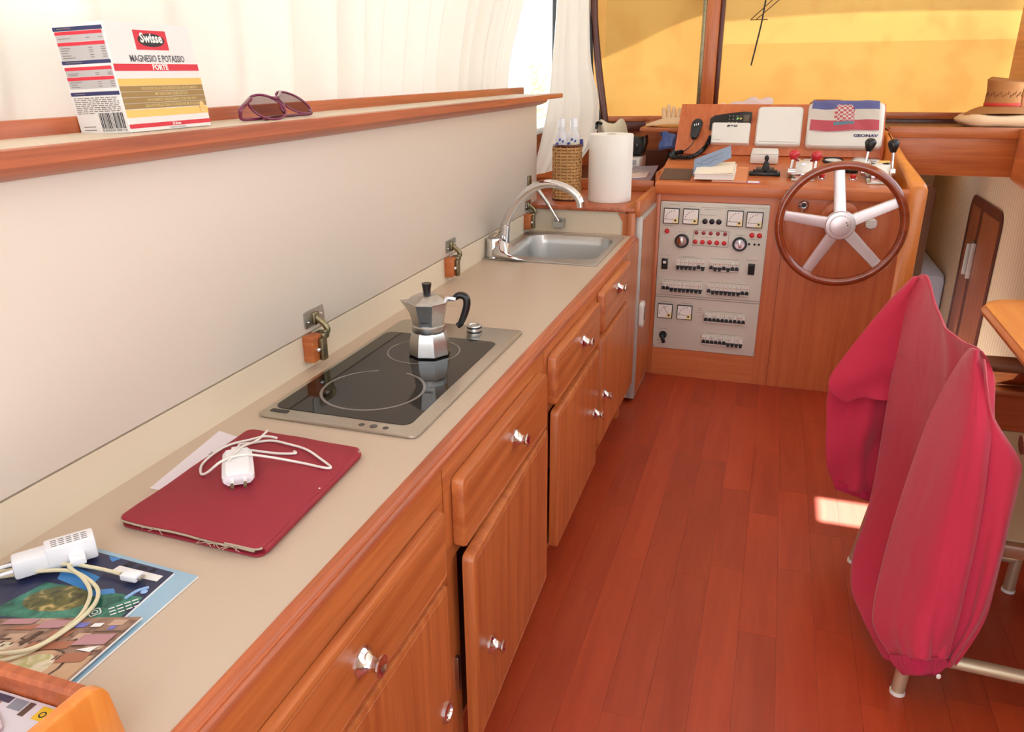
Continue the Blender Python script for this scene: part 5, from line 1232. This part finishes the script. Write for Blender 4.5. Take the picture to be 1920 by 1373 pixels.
nf = (hu * math.cos(off8 * 0 - PI / 2) + hv * math.sin(-PI / 2)); tf = Vector((0, 0, 1)).cross(nf) * -1; tf = Vector((-nf.y, nf.x, 0))
b = B(); upv = (Vector((0, 0, 1)) + nf * .23).normalized(); text(b, 'BIALETTI', mp_c + nf * (.0345 * math.cos(PI / 8) + .0005) + Vector((0, 0, .0735)) - nf * .0, tf, upv, .0032, .016, bold=.03, depth=.0012, align='C'); obj('lettering', b, inkM, mk)

# tablet in a wine-red folding case
tb = thing('tablet_case', 'worn wine red tablet case lying on the worktop', 'tablet', (-.655, .79, .6605))
tc0 = [Vector((-.763, .656, 0)), Vector((-.541, .650, 0)), Vector((-.556, .928, 0)), Vector((-.765, .936, 0))]
def tab_outline(inset, z, wav=0.0):
    c = sum(tc0, Vector()) / 4; out = []
    for i in range(4):
        p = tc0[i]; a = (tc0[i - 1] - p).normalized(); d = (tc0[(i + 1) % 4] - p).normalized(); r = .014
        q = p + (a + d) * inset
        for k in range(7):
            t = k / 6; out.append(q + a * r * (1 - t) ** 2 + d * r * t ** 2)
        e = tc0[(i + 1) % 4] + ((p - tc0[(i + 1) % 4]).normalized() + (tc0[(i + 2) % 4] - tc0[(i + 1) % 4]).normalized()) * inset
        for k in range(1, 10):
            t = k / 10; w_ = e - q; s_ = q + d * r; e2 = e - d * r
            nrm_ = Vector((d.y, -d.x, 0))
            out.append(s_ + (e2 - s_) * t + nrm_ * wav * math.sin(t * 11 + i))
    return [Vector((p.x, p.y, z)) for p in out]
b = B(); ring_loft(b, [tab_outline(.002, .6606), tab_outline(0, .6615), tab_outline(0, .6645), tab_outline(.003, .6655)]); obj('back_shell', b, redL, tb)
b = B(); ring_loft(b, [tab_outline(.005, .6656), tab_outline(.005, .6705)]); obj('tablet_body', b, black, tb)
b = B(); ring_loft(b, [tab_outline(.001, .6706, .0008), tab_outline(-.0005, .6718, .0012), tab_outline(-.0005, .6736, .0012), tab_outline(.0015, .6748, .0008)]); cv = obj('cover_flap', b, redL, tb)
b = B(); lo = tab_outline(-.0008, .6708, .0012); tube(b, lo[:18], .0016, 6, 1, smooth=False); rr = random.Random(6)
for k in range(14):
    p = lo[6 + int(rr.random() * 11)] + Vector((rr.uniform(-.008, .008), 0, 0)); tube(b, [p, p + Vector((rr.uniform(-.006, .01), -.004, .002)), p + Vector((rr.uniform(-.01, .014), -.006, rr.uniform(-.003, .002)))], .0005, 4, 3)
obj('frayed_edge', b, fray, cv)
b = B(); tube(b, tab_outline(-.0003, .6728, .0)[14:21], .0014, 6, 1, smooth=False); obj('worn_corner', b, fray, cv)
b = B(); tube(b, tab_outline(-.0003, .6728, .0)[32:37], .0012, 6, 1, smooth=False); obj('worn_corner', b, fray, cv)
b = B(); tube(b, [Vector((p.x, p.y, .6672)) for p in tab_outline(.003, .667, 0)[20:35]], .0068, 12, 1, smooth=False); obj('spine', b, redL, cv)
b = B(); ball(b, (-.5515, .80, .6750), .0016, (1, 1, .4), 8, 6); obj('worn_spot', b, paper, cv)
# paper slip under it
b = B(); prism(b, [(-.826, .936, .6603), (-.776, .925, .6603), (-.745, .75, .6603), (-.798, .748, .6603)], (0, 0, .0004)); ps = tag(obj('paper_slip', b, mat('lilac_white_paper', S(226, 216, 222), .8), at=(-.78, .84, .6603), smooth=0), 'white paper slip sticking out from under the wine red tablet case', 'paper')
b = B(); tube(b, [(-.788, .868, .6609), (-.783, .866, .6609), (-.786, .861, .6609), (-.780, .858, .6609)], .0007, 4); obj('pencil_mark', b, inkG, ps)
# charger with white cable on the tablet
ch = thing('phone_charger', 'white plug-in charger with cable coiled on the wine red tablet case', 'charger', (-.683, .80, .6755))
cdir = Vector((.062, -.080, 0)).normalized(); cside = Vector((-cdir.y, cdir.x, 0)); cc0 = Vector((-.684, .801, .6755))
b = B(); rings = []
for t, w, h0, h1 in ((-.044, .0185, .003, .017), (-.040, .0205, .0015, .0205), (0, .0215, .001, .0225), (.034, .0215, .001, .0225), (.041, .0195, .004, .0195)):
    c = cc0 + cdir * t; hm = (h0 + h1) / 2; hh = (h1 - h0) / 2; rings.append([c + cside * (a * w) + Vector((0, 0, hm + q * hh)) for a, q in ((1, -.35), (1, .35), (.72, 1), (-.72, 1), (-1, .35), (-1, -.35), (-.72, -1), (.72, -1))])
ring_loft(b, rings); obj('body', b, white, ch)
for s_ in (-.0085, .0085):
    b = B(); p = cc0 + cdir * .040 + cside * s_ + Vector((0, 0, .0115)); cyl(b, p, p + cdir * .013, .0027, .0025, 12); pn = obj('prong', b, white, ch)
    b = B(); cyl(b, p + cdir * .013, p + cdir * .026, .0025, .0020, 12); obj('prong_tip', b, brass, pn)
b = B(); obox(b, cc0 - cdir * .054 + Vector((0, 0, .0095)), cdir * .011, cside * .0085, Vector((0, 0, .0038)), .0015); obj('usb_plug', b, white, ch)
Z0 = .6755
def zc(pts, z): return [Vector((p[0], p[1], z if len(p) < 3 else p[2])) for p in pts]
b = B(); tube(b, zc([(-.724, .856, .686), (-.731, .868, .683), (-.724, .886), (-.700, .902), (-.668, .900), (-.630, .892), (-.590, .870), (-.567, .8555), (-.5675, .8505), (-.580, .850), (-.618, .853), (-.660, .834, .690), (-.682, .812, .7005), (-.700, .790, .699), (-.718, .778, .684), (-.733, .781), (-.751, .806), (-.757, .845), (-.752, .872), (-.735, .893), (-.712, .9045, .682), (-.690, .9035, .683)], .6775), .0019, 8, 8); obj('cable', b, cableW, ch)
b = B(); tube(b, zc([(-.690, .790, .7005), (-.700, .830, .6995), (-.706, .850, .694), (-.713, .885, .684), (-.722, .925, .681)], .68), .0019, 8, 8); tube(b, zc([(-.645, .8815), (-.640, .876), (-.665, .868), (-.695, .858, .682), (-.71, .85, .686)], .6775), .0019, 8, 8); obj('cable_end', b, cableW, ch)

# brochures
def brochure(name, label, pts, z, t, m, prints, spine=None):
    n = len(pts); c = sum((Vector((p[0], p[1], 0)) for p in pts), Vector()) / n
    th = thing(name, label, 'brochure', (c.x, c.y, z), 'brochures on the worktop')
    b = B(); prism(b, [(p[0], p[1], z) for p in pts], (0, 0, t), .0002); obj('sheets', b, paper, th)
    b = B(); b.faces.new([b.verts.new((p[0], p[1], z + t + .0001)) for p in pts]); obj('cover', b, m, th, smooth=0)
    q = [Vector((p[0], p[1], z + t)) for p in pts]
    def uv(u, v): a = q[0] + (q[1] - q[0]) * u; d = q[3] + (q[2] - q[3]) * u; return a + (d - a) * v
    lay = 2
    for pname, mm, polys in prints:
        b = B()
        for poly in polys:
            b.faces.new([b.verts.new(uv(u, v) + Vector((0, 0, .0001 * lay))) for u, v in poly])
        o_ = obj(pname, b, mm, th, smooth=0); lay += 1
        if len(polys) > 1: tag(o_, kind='stuff')
    return th, uv
def rect(u0, u1, v0, v1): return [(u0, v0), (u1, v0), (u1, v1), (u0, v1)]
def blob(u, v, ru, rv, n=16, a0=0, a1=2 * PI): return [(u + ru * math.cos(a0 + (a1 - a0) * k / n), v + rv * math.sin(a0 + (a1 - a0) * k / n)) for k in range(n + (0 if a1 - a0 > 6 else 1))]
def photo(name, cols, scale):
    m, nt, bs = newmat(name); L = nt.links
    tc = nt.nodes.new('ShaderNodeTexCoord'); n = nt.nodes.new('ShaderNodeTexNoise'); n.inputs['Scale'].default_value = scale; n.inputs['Detail'].default_value = 5; n.inputs['Distortion'].default_value = .8
    rp = nt.nodes.new('ShaderNodeValToRGB'); rp.color_ramp.interpolation = 'EASE'
    while len(rp.color_ramp.elements) < len(cols): rp.color_ramp.elements.new(.5)
    for i, c in enumerate(cols): rp.color_ramp.elements[i].position = .30 + .42 * i / max(len(cols) - 1, 1); rp.color_ramp.elements[i].color = c
    L.new(tc.outputs['Object'], n.inputs['Vector']); L.new(n.outputs['Fac'], rp.inputs[0]); L.new(rp.outputs[0], bs.inputs['Base Color']); bs.inputs['Roughness'].default_value = .3
    return m
sea = photo('teal_sea_print', [S(24, 74, 62), S(44, 112, 92), S(76, 140, 116)], 60)
foliage = photo('olive_hill_print', [S(46, 44, 20), S(92, 88, 36), S(190, 164, 104)], 70)
town = photo('brown_town_print', [S(96, 66, 52), S(150, 116, 96), S(182, 152, 130)], 40)
sand = photo('sand_print', [S(170, 132, 104), S(196, 158, 124), S(206, 172, 140)], 30)
lawn = photo('lawn_print', [S(176, 170, 110), S(214, 200, 170), S(220, 206, 196)], 60)
skyb = mat('blue_print_sky', S(60, 128, 190), .3); lightb = mat('pale_blue_cover', S(150, 180, 198), .35); navyC = mat('navy_cover', S(40, 44, 74), .3); pinkg = mat('dusky_pink_print', S(176, 128, 132), .35); whitep = mat('white_print', S(232, 228, 224), .4); terr = mat('terracotta_print', S(166, 106, 80), .4); violet = mat('violet_print', S(112, 110, 180), .4); shadowp = mat('umber_print', S(88, 62, 52), .4)
brochure('brochure', 'pale blue brochure at the bottom of the pile, its edge showing at the right', [(-.90, .30), (-.588, .41), (-.590, .597), (-.76, .606)], .6605, .0022, lightb, [('navy_picture', navyC, [rect(.0, .72, .40, .97)])])
t2, uv2 = brochure('brochure', 'navy and teal brochure with a round white emblem in the middle of the pile', [(-.90, .36), (-.610, .44), (-.618, .590), (-.80, .598)], .6630, .0030, navyC, [('sea_picture', sea, [rect(.40, .985, .36, .68)]), ('hill_picture', foliage, [blob(.60, .56, .16, .13)]), ('sky_picture', skyb, [[(.30, .86), (.62, .80), (.66, .66), (.42, .72)], [(.46, .99), (.56, 1.0), (.54, .95)], [(.66, .66), (.78, .72), (.82, .68), (.74, .62)]]), ('white_banner', whitep, [rect(.62, .96, .865, .935)]), ('dark_figures', inkM, [rect(.64, .70, .945, .99), rect(.74, .80, .94, .98), rect(.84, .87, .945, .985)])])
b = B(); cW = uv2(.85, .47) + Vector((0, 0, .0008)); ex_ = Vector((.6, .8, 0)).normalized(); ey_ = Vector((-.8, .6, 0))
for w_ in (.0062,):
    o_ = rrect(w_ * 2, w_ * 2, .003, 5); i_ = rrect(w_ * 2 - .0026, w_ * 2 - .0026, .002, 5)
    vs_ = [[b.verts.new(cW + ex_ * a + ey_ * c) for a, c in q] for q in (o_, i_)]
    for k in range(len(o_)): b.faces.new((vs_[0][k], vs_[0][(k + 1) % len(o_)], vs_[1][(k + 1) % len(o_)], vs_[1][k]))
ring(b, cW, .0022, .0034); rr = random.Random(21)
for ln in range(3):
    for wd in range(4):
        p = cW + ex_ * (.013 + .008 * wd) + ey_ * (-.010 - .006 * ln + .006); b.faces.new([b.verts.new(p + ex_ * a + ey_ * c) for a, c in ((0, 0), (.0062, 0), (.0062, .002), (0, .002))])
tag(obj('emblem_and_lettering', b, whitep, t2, smooth=0), kind='stuff')
b = B(); cW = uv2(.93, .72) + Vector((0, 0, .0008)); tube(b, [cW + ex_ * -.014 + ey_ * -.004, cW + ey_ * .003, cW + ex_ * .012 + ey_ * .002], .0016, 5); ball(b, cW + ex_ * .006 + ey_ * -.003, .004, (1, 1, .1), 10, 6); obj('wave_emblem', b, mat('light_blue_print', S(150, 180, 220), .4), t2)
t3, uv3 = brochure('brochure', 'brown brochure of an old harbour town on top of the pile', [(-.90, .26), (-.590, .395), (-.592, .512), (-.83, .43)], .6668, .0024, town, [
    ('sand_picture', sand, [rect(.0, .99, .02, .48)]), ('lawn_ring', shadowp, [blob(.80, .33, .125, .26, 18), blob(.60, .50, .115, .26, 18)]), ('path_picture', sand, [blob(.80, .33, .115, .245, 18), blob(.60, .50, .105, .245, 18)]), ('lawn_picture', lawn, [blob(.805, .34, .080, .19, 18), blob(.605, .51, .075, .19, 18)]),
    ('house_picture', mat('tan_print', S(190, 156, 132), .4), [rect(*q) for q in ((.46, .54, .62, .72), (.56, .63, .70, .80), (.64, .72, .60, .68), (.69, .76, .88, .96), (.83, .88, .70, .78), (.90, .96, .88, .96), (.93, .985, .55, .60), (.60, .66, .55, .60))]),
    ('window_picture', shadowp, [rect(.47 + .022 * k, .48 + .022 * k, .64 + .02 * (k % 3), .67 + .02 * (k % 3)) for k in range(22)] + [rect(.86 + .012 * k, .866 + .012 * k, .44, .50) for k in range(8)]),
    ('roof_picture', terr, [rect(.70, .86, .58, .68), rect(.88, .97, .40, .52), rect(.72, .80, .74, .82), [(.50, .86), (.62, .92), (.62, .84)]]), ('wall_picture', pinkg, [rect(.86, .98, .62, .76), rect(.62, .72, .86, .96), rect(.45, .58, .92, .99)]), ('violet_awning', violet, [rect(.77, .82, .86, .92), rect(.92, .945, .82, .87)]), ('white_awning', whitep, [rect(.84, .88, .86, .91), [(.90, .56), (.97, .60), (.96, .52)]]), ('dark_alley', shadowp, [rect(.66, .68, .66, .82), rect(.88, .985, .785, .80), rect(.74, .76, .64, .74), rect(.52, .60, .72, .74)])])

# second charger with yellowed cable on the brochures
c2_ = thing('phone_charger', 'white two-part charger with yellowed cable lying on the brochures', 'charger', (-.765, .565, .6695))
e1 = Vector((.046, .060, 0)).normalized(); e2 = Vector((-e1.y, e1.x, 0)); zc_ = Vector((0, 0, 1)); b0 = Vector((-.748, .571, .6697))
b = B(); obox(b, b0 + Vector((0, 0, .0145)), e1 * .026, e2 * .0135, zc_ * .0140, .0025, 2); obj('adapter_body', b, white, c2_)
b = B(); obox(b, b0 - e1 * .040 + Vector((0, 0, .0125)), e1 * .020, e2 * .0125, zc_ * .0115, .003, 2); hd = obj('plug_body', b, white, c2_)
for s_ in (-.0085, .0085):
    b = B(); p = b0 - e1 * .060 + e2 * s_ + Vector((0, 0, .012)); cyl(b, p, p - e1 * .017, .0024, .002, 10); obj('prong', b, white, hd)
b = B()
for ln in range(4):
    for wd in range(5): obox(b, b0 + e1 * (-.016 + .008 * wd) + e2 * (-.008 + .0045 * ln) + Vector((0, 0, .0287)), e1 * .003, e2 * .0007, zc_ * .0001)
obj('rating_print', b, inkG, c2_)
us = b0 - e2 * .020 + e1 * .004 + Vector((0, 0, .0105))
b = B(); obox(b, us, e2 * .0085, e1 * .0085, zc_ * .0048, .0018); obj('usb_plug', b, white, c2_)
b = B(); tube(b, [us - e2 * .006, (-.728, .548, .6795), (-.700, .540, .6745), (-.672, .522, .6720), (-.654, .490, .6715), (-.653, .458, .6715), (-.660, .430, .6715), (-.684, .408, .6712), (-.73, .400, .6712), (-.80, .43, .6712), (-.835, .50, .6712), (-.80, .528, .6715), (-.770, .545, .6725), (-.735, .556, .675), (-.700, .562, .673), (-.668, .562, .6725)], .0023, 8, 8); obj('cable', b, cableY, c2_)
b = B(); tube(b, [(-.83, .515, .6715), (-.80, .515, .672), (-.76, .535, .6745), (-.725, .5455, .6755), (-.694, .5415, .6730), (-.668, .5290, .6720), (-.652, .505, .6725), (-.648, .470, .6730), (-.655, .432, .676), (-.69, .412, .676)], .0023, 8, 8); obj('cable_loop', b, cableY, c2_)
b = B(); obox(b, (-.652, .5625, .6735), Vector((.0105, .0005, 0)), Vector((0, .0075, 0)), zc_ * .0038, .0015); hdl = obj('micro_plug', b, white, c2_)
b = B(); obox(b, (-.640, .563, .6732), Vector((.003, 0, 0)), Vector((0, .0042, 0)), zc_ * .0012); obj('plug_tip', b, steel, hdl)

# teak letter tray with papers at the near end of the worktop
tr = thing('letter_tray', 'teak letter tray with raised side at the near left end of the worktop', 'tray', (-.65, .31, .6605))
b = B(); box(b, -.90, -.503, .20, .384, .6607, .667); obj('tray_base', b, teakX, tr)
b = B(); prism(b, [(-.90, .373, .667), (-.90, .373, .706), (-.90, .377, .709), (-.90, .385, .709), (-.90, .385, .667)], (.385, 0, 0)); obj('far_rail', b, teakR, tr)
b = B(); prism(b, [(-.503, .384, .6607), (-.503, .379, .70), (-.503, .376, .722), (-.503, .371, .731), (-.503, .362, .736), (-.503, .20, .745), (-.503, .20, .6607)], (.014, 0, 0), .003); obj('side_plate', b, wingW, tr)
b = B(); prism(b, [(-.515, .385, .667), (-.5035, .385, .667), (-.5035, .385, .697), (-.515, .385, .709)], (0, -.012, 0), .001); obj('corner_block', b, teakR, tr)
mg = thing('magazine', 'magazine with a yellow square lying in the letter tray', 'magazine', (-.66, .29, .668))
b = B(); box(b, -.86, -.510, .20, .3715, .6675, .690, .0005); obj('sheets', b, paper, mg)
b = B(); b.faces.new([b.verts.new(p) for p in ((-.86, .20, .6902), (-.510, .20, .6902), (-.510, .371, .6902), (-.86, .371, .6902))]); obj('cover', b, mat('grey_white_cover', S(206, 196, 200), .35), mg, smooth=0)
def mq(nm, m, x0, x1, y0, y1, lift=.6904):
    b = B(); b.faces.new([b.verts.new(p) for p in ((x0, y0, lift), (x1, y0, lift), (x1, y1, lift), (x0, y1, lift))]); return obj(nm, b, m, mg, smooth=0)
mq('yellow_square', mat('yellow_print', S(222, 178, 40), .4), -.5625, -.5485, .354, .3685); mq('dark_photo', mat('dark_violet_print', S(70, 62, 84), .4), -.66, -.596, .3615, .3685); mq('grey_photo', mat('grey_photo_print', S(130, 132, 142), .4), -.594, -.579, .357, .3685); mq('brown_strip', shadowp, -.5775, -.571, .3535, .3685); mq('red_strip', terr, -.63, -.603, .357, .361, .6906)
b = B(); ring(b, (-.5555, .3605, .6906), .0022, .0034, n=20); obj('ring_print', b, inkM, mg, smooth=0)
b = B(); prism(b, [(-.80, .20, .691), (-.552, .20, .691), (-.574, .338, .691), (-.592, .349, .691), (-.70, .351, .691)], (0, 0, .002)); tag(obj('paper_sheet', b, paperP, at=(-.66, .27, .691), smooth=0), 'mauve paper sheet on top of the magazine in the letter tray', 'paper')

# ------------------------------------------------------------------ chair with the jacket, table, bench
chr_ = thing('folding_chair', 'tube framed chair with tan canvas seat under the coral jacket', 'chair', (.5, 1.65, 0))
LG = {'nb': ((.354, 1.436, 0), (.380, 1.452, .62)), 'fb': ((.303, 1.90, 0), (.40, 1.94, .60)), 'nf': ((.70, 1.425, 0), (.70, 1.425, .57)), 'ff': ((.656, 1.885, 0), (.66, 1.885, .40))}
for k_, (p, q) in LG.items():
    b = B(); cyl(b, p, q, .0135, seg=18); lg = obj('leg', b, tubeM, chr_)
    b = B(); cyl(b, Vector(p) + Vector((0, 0, .0005)), Vector(p) + Vector((0, 0, .008)), .0155, .0148, 18); obj('rubber_foot', b, dialW, lg)
for p, q in (((.36, 1.437, .105), (.70, 1.425, .105)), ((.31, 1.90, .095), (.656, 1.885, .095))):
    b = B(); cyl(b, p, q, .0135, seg=16); obj('side_rung', b, tubeM, chr_)
for p, q in (((.45, 1.452, .368), (.72, 1.444, .368)), ((.36, 1.905, .405), (.72, 1.895, .405))):
    b = B(); d = (Vector(q) - Vector(p)); obox(b, (Vector(p) + Vector(q)) / 2, d / 2, (0, .010, 0), (0, 0, .014), .004); rl_ = obj('seat_rail', b, armW, chr_)
    if p[1] < 1.5:
        for x in (.522, .64):
            b = B(); lathe(b, [(0, 0), (.009, 0), (.009, .002), (.005, .004), (0, .004)], (x, 1.453, .3825), (0, 0, 1), 14); obj('bolt', b, steel, rl_)
P = []
for i in range(11):
    v = i / 10; P.append([Vector((.44 + .27 * j / 6, 1.462 + .435 * v, .383 + .037 * v - .020 * math.sin(PI * v) * (.6 + .4 * math.sin(PI * j / 6)))) for j in range(7)])
b = B(); sheet(b, P, (0, 0, -.004)); obj('canvas_seat', b, canvS, chr_, smooth=60)
for y, xa in ((1.462, .47), (1.892, .40)):
    b = B(); tube(b, [(xa, y, .578), (.55, y, .584), (.74, y, .578)], .018, 12, 6); obj('armrest', b, armW, chr_)
b = B(); P = [[Vector((.405, 1.53 + .30 * j / 8, .50 + .10 * i / 4)) for j in range(9)] for i, v in ((0, 0), (1, 0), (2, 0), (3, 0), (4, 0))]
for i in range(5):
    for j in range(9): P[i][j].x = .385 - .03 * j / 8 + .03 * math.sin(PI * j / 8)
sheet(b, P, (.004, 0, 0)); obj('canvas_back', b, canvS, chr_, smooth=60)

jk = thing('jacket', 'coral red cotton jacket hung over the back of the chair', 'jacket', (.36, 1.65, .06))
def jpanel(name, net, nu, nv, folds, m, thick, amp=.004, par=None, inward=Vector((.8, .5, -.1))):
    P = surf([[Vector(p) for p in r] for r in net], nu, nv); M_, N_ = len(P), len(P[0])
    Q = []
    for i in range(M_):
        row = []
        for j in range(N_):
            a = P[min(i + 1, M_ - 1)][j] - P[max(i - 1, 0)][j]; c = P[i][min(j + 1, N_ - 1)] - P[i][max(j - 1, 0)]
            n = a.cross(c); n = n.normalized() if n.length > 1e-9 else Vector((0, -1, 0))
            if n.dot(Vector((-.3, -1, .2))) < 0: n = -n
            u, v = j / (N_ - 1), i / (M_ - 1)
            row.append(P[i][j] + n * folds(u, v) * amp)
        Q.append(row)
    b = B(); dirv = inward.normalized()
    def th(i, j):
        u, v = j / (N_ - 1), i / (M_ - 1)
        return dirv * (thick * (.12 + .88 * math.sin(PI * min(max(u, .0), 1)) ** .5) * min(1.0, .15 + v * 5))
    sheet(b, Q, th)
    return obj(name, b, m, par or jk, smooth=180)
jpanel('back_panel', JB, 5, 8, lambda u, v: 1.2 * math.sin(u * 13 + 2 * v) * v + .8 * math.sin(u * 5.5 - v * 6) * v + .9 * math.exp(-((u - .55 - .2 * v) / .06) ** 2) * (1 - v) + .35 * math.sin(u * 31 + v * 9) * v * v, jackM, .035, .0065)
ns = jpanel('sleeve', JS, 6, 8, lambda u, v: .9 * math.sin(u * 8 + v * 3) * v + .6 * math.sin(v * 11 + u * 4) + .7 * math.exp(-((u - .45 + .2 * v) / .05) ** 2) * v * v - 1.2 * math.exp(-((u - .72 - .1 * v) / .05) ** 2) * v, jackM, .045, .005)
jpanel('cuff', JC, 5, 12, lambda u, v: .5 * math.sin(u * 80), jackC, .035, .002, ns)
fs = jpanel('sleeve', JU, 6, 8, lambda u, v: .9 * math.sin(v * 9 + u * 6) * v + .6 * math.sin(u * 7 + v * 2), jackM, .06, .008, inward=Vector((.2, 1, -.1)))
ff = jpanel('forearm', JF, 7, 8, lambda u, v: 1.0 * math.sin(u * 12 + v * 3) + .7 * math.sin(v * 12 + u * 5), jackM, .05, .008, fs, inward=Vector((.2, 1, 0)))
jpanel('cuff', JFC, 5, 12, lambda u, v: .5 * math.sin(u * 80), jackC, .045, .002, fs, inward=Vector((.2, 1, 0)))
jpanel('front_panel', JP, 6, 8, lambda u, v: 1.1 * math.sin(u * 9 + v * 3) * v + .8 * math.sin(v * 8 - u * 5) * v, jackM, .02, .006, inward=Vector((.1, 1, 0)))
# seam across the shoulder and zip pull
b = B(); sm = surf([[Vector(p) for p in r] for r in JB], 5, 8); tube(b, [sm[8][j] + Vector((-.006, -.006, .002)) for j in range(2, len(sm[0]) - 6, 3)], .0007, 5, 3); obj('yoke_seam', b, jackM, jk)
b = B(); ball(b, Vector(JC[2][4]) + Vector((.012, -.004, .006)), .0045, (1, .5, 1.4), 10, 6); obj('zip_pull', b, dialW, jk)

# table corner
tb_ = thing('saloon_table', 'honey teak saloon table with rounded corner at the right edge', 'table', (.9, 1.7, .3))
def tabo(o, z):
    r = .085; x0, x1, y0, y1 = .507 + o, 1.3 - o, .9 + o, 2.125 - o; pts = []
    for k in range(9):
        a = PI / 2 + PI / 2 * k / 8; pts.append((x0 + r + r * math.cos(a), y1 - r + r * math.sin(a)))
    pts += [(x0, y0), (x1, y0), (x1, y1)]
    return [Vector((a, c, z)) for a, c in pts]
x_lim = .94
def clampx(ps): return [Vector((min(p.x, x_lim), p.y, p.z)) for p in ps]
b = B(); ring_loft(b, [clampx(tabo(.012, .652)), clampx(tabo(.002, .656)), clampx(tabo(0, .664)), clampx(tabo(.003, .671)), clampx(tabo(.005, .673)), clampx(tabo(.006, .678)), clampx(tabo(.016, .682))]); obj('table_top', b, tableW, tb_)
b = B(); prism(b, [(.585, 2.26, .40), (.90, 2.26, .40), (.90, 2.26, .652), (.74, 2.0, .652)][0:0] or [(.66, 2.02, .66), (.68, 2.05, .652), (.67, 2.12, .52), (.655, 2.2, .44), (.63, 2.28, .398), (.70, 2.30, .398), (.78, 2.2, .60), (.80, 2.0, .652)], (.06, 0, 0), .004); obj('curved_leg', b, doorW, tb_)
bn = thing('bench_step', 'teak bench beyond the chair under the table', 'bench', (.79, 2.35, 0))
b = B(); box(b, .50, .95, 2.24, 2.42, .375, .395, .004); obj('bench_top', b, teakX, bn)
b = B(); box(b, .52, .95, 2.26, 2.40, 0.0005, .375); obj('bench_front', b, helmX, bn)
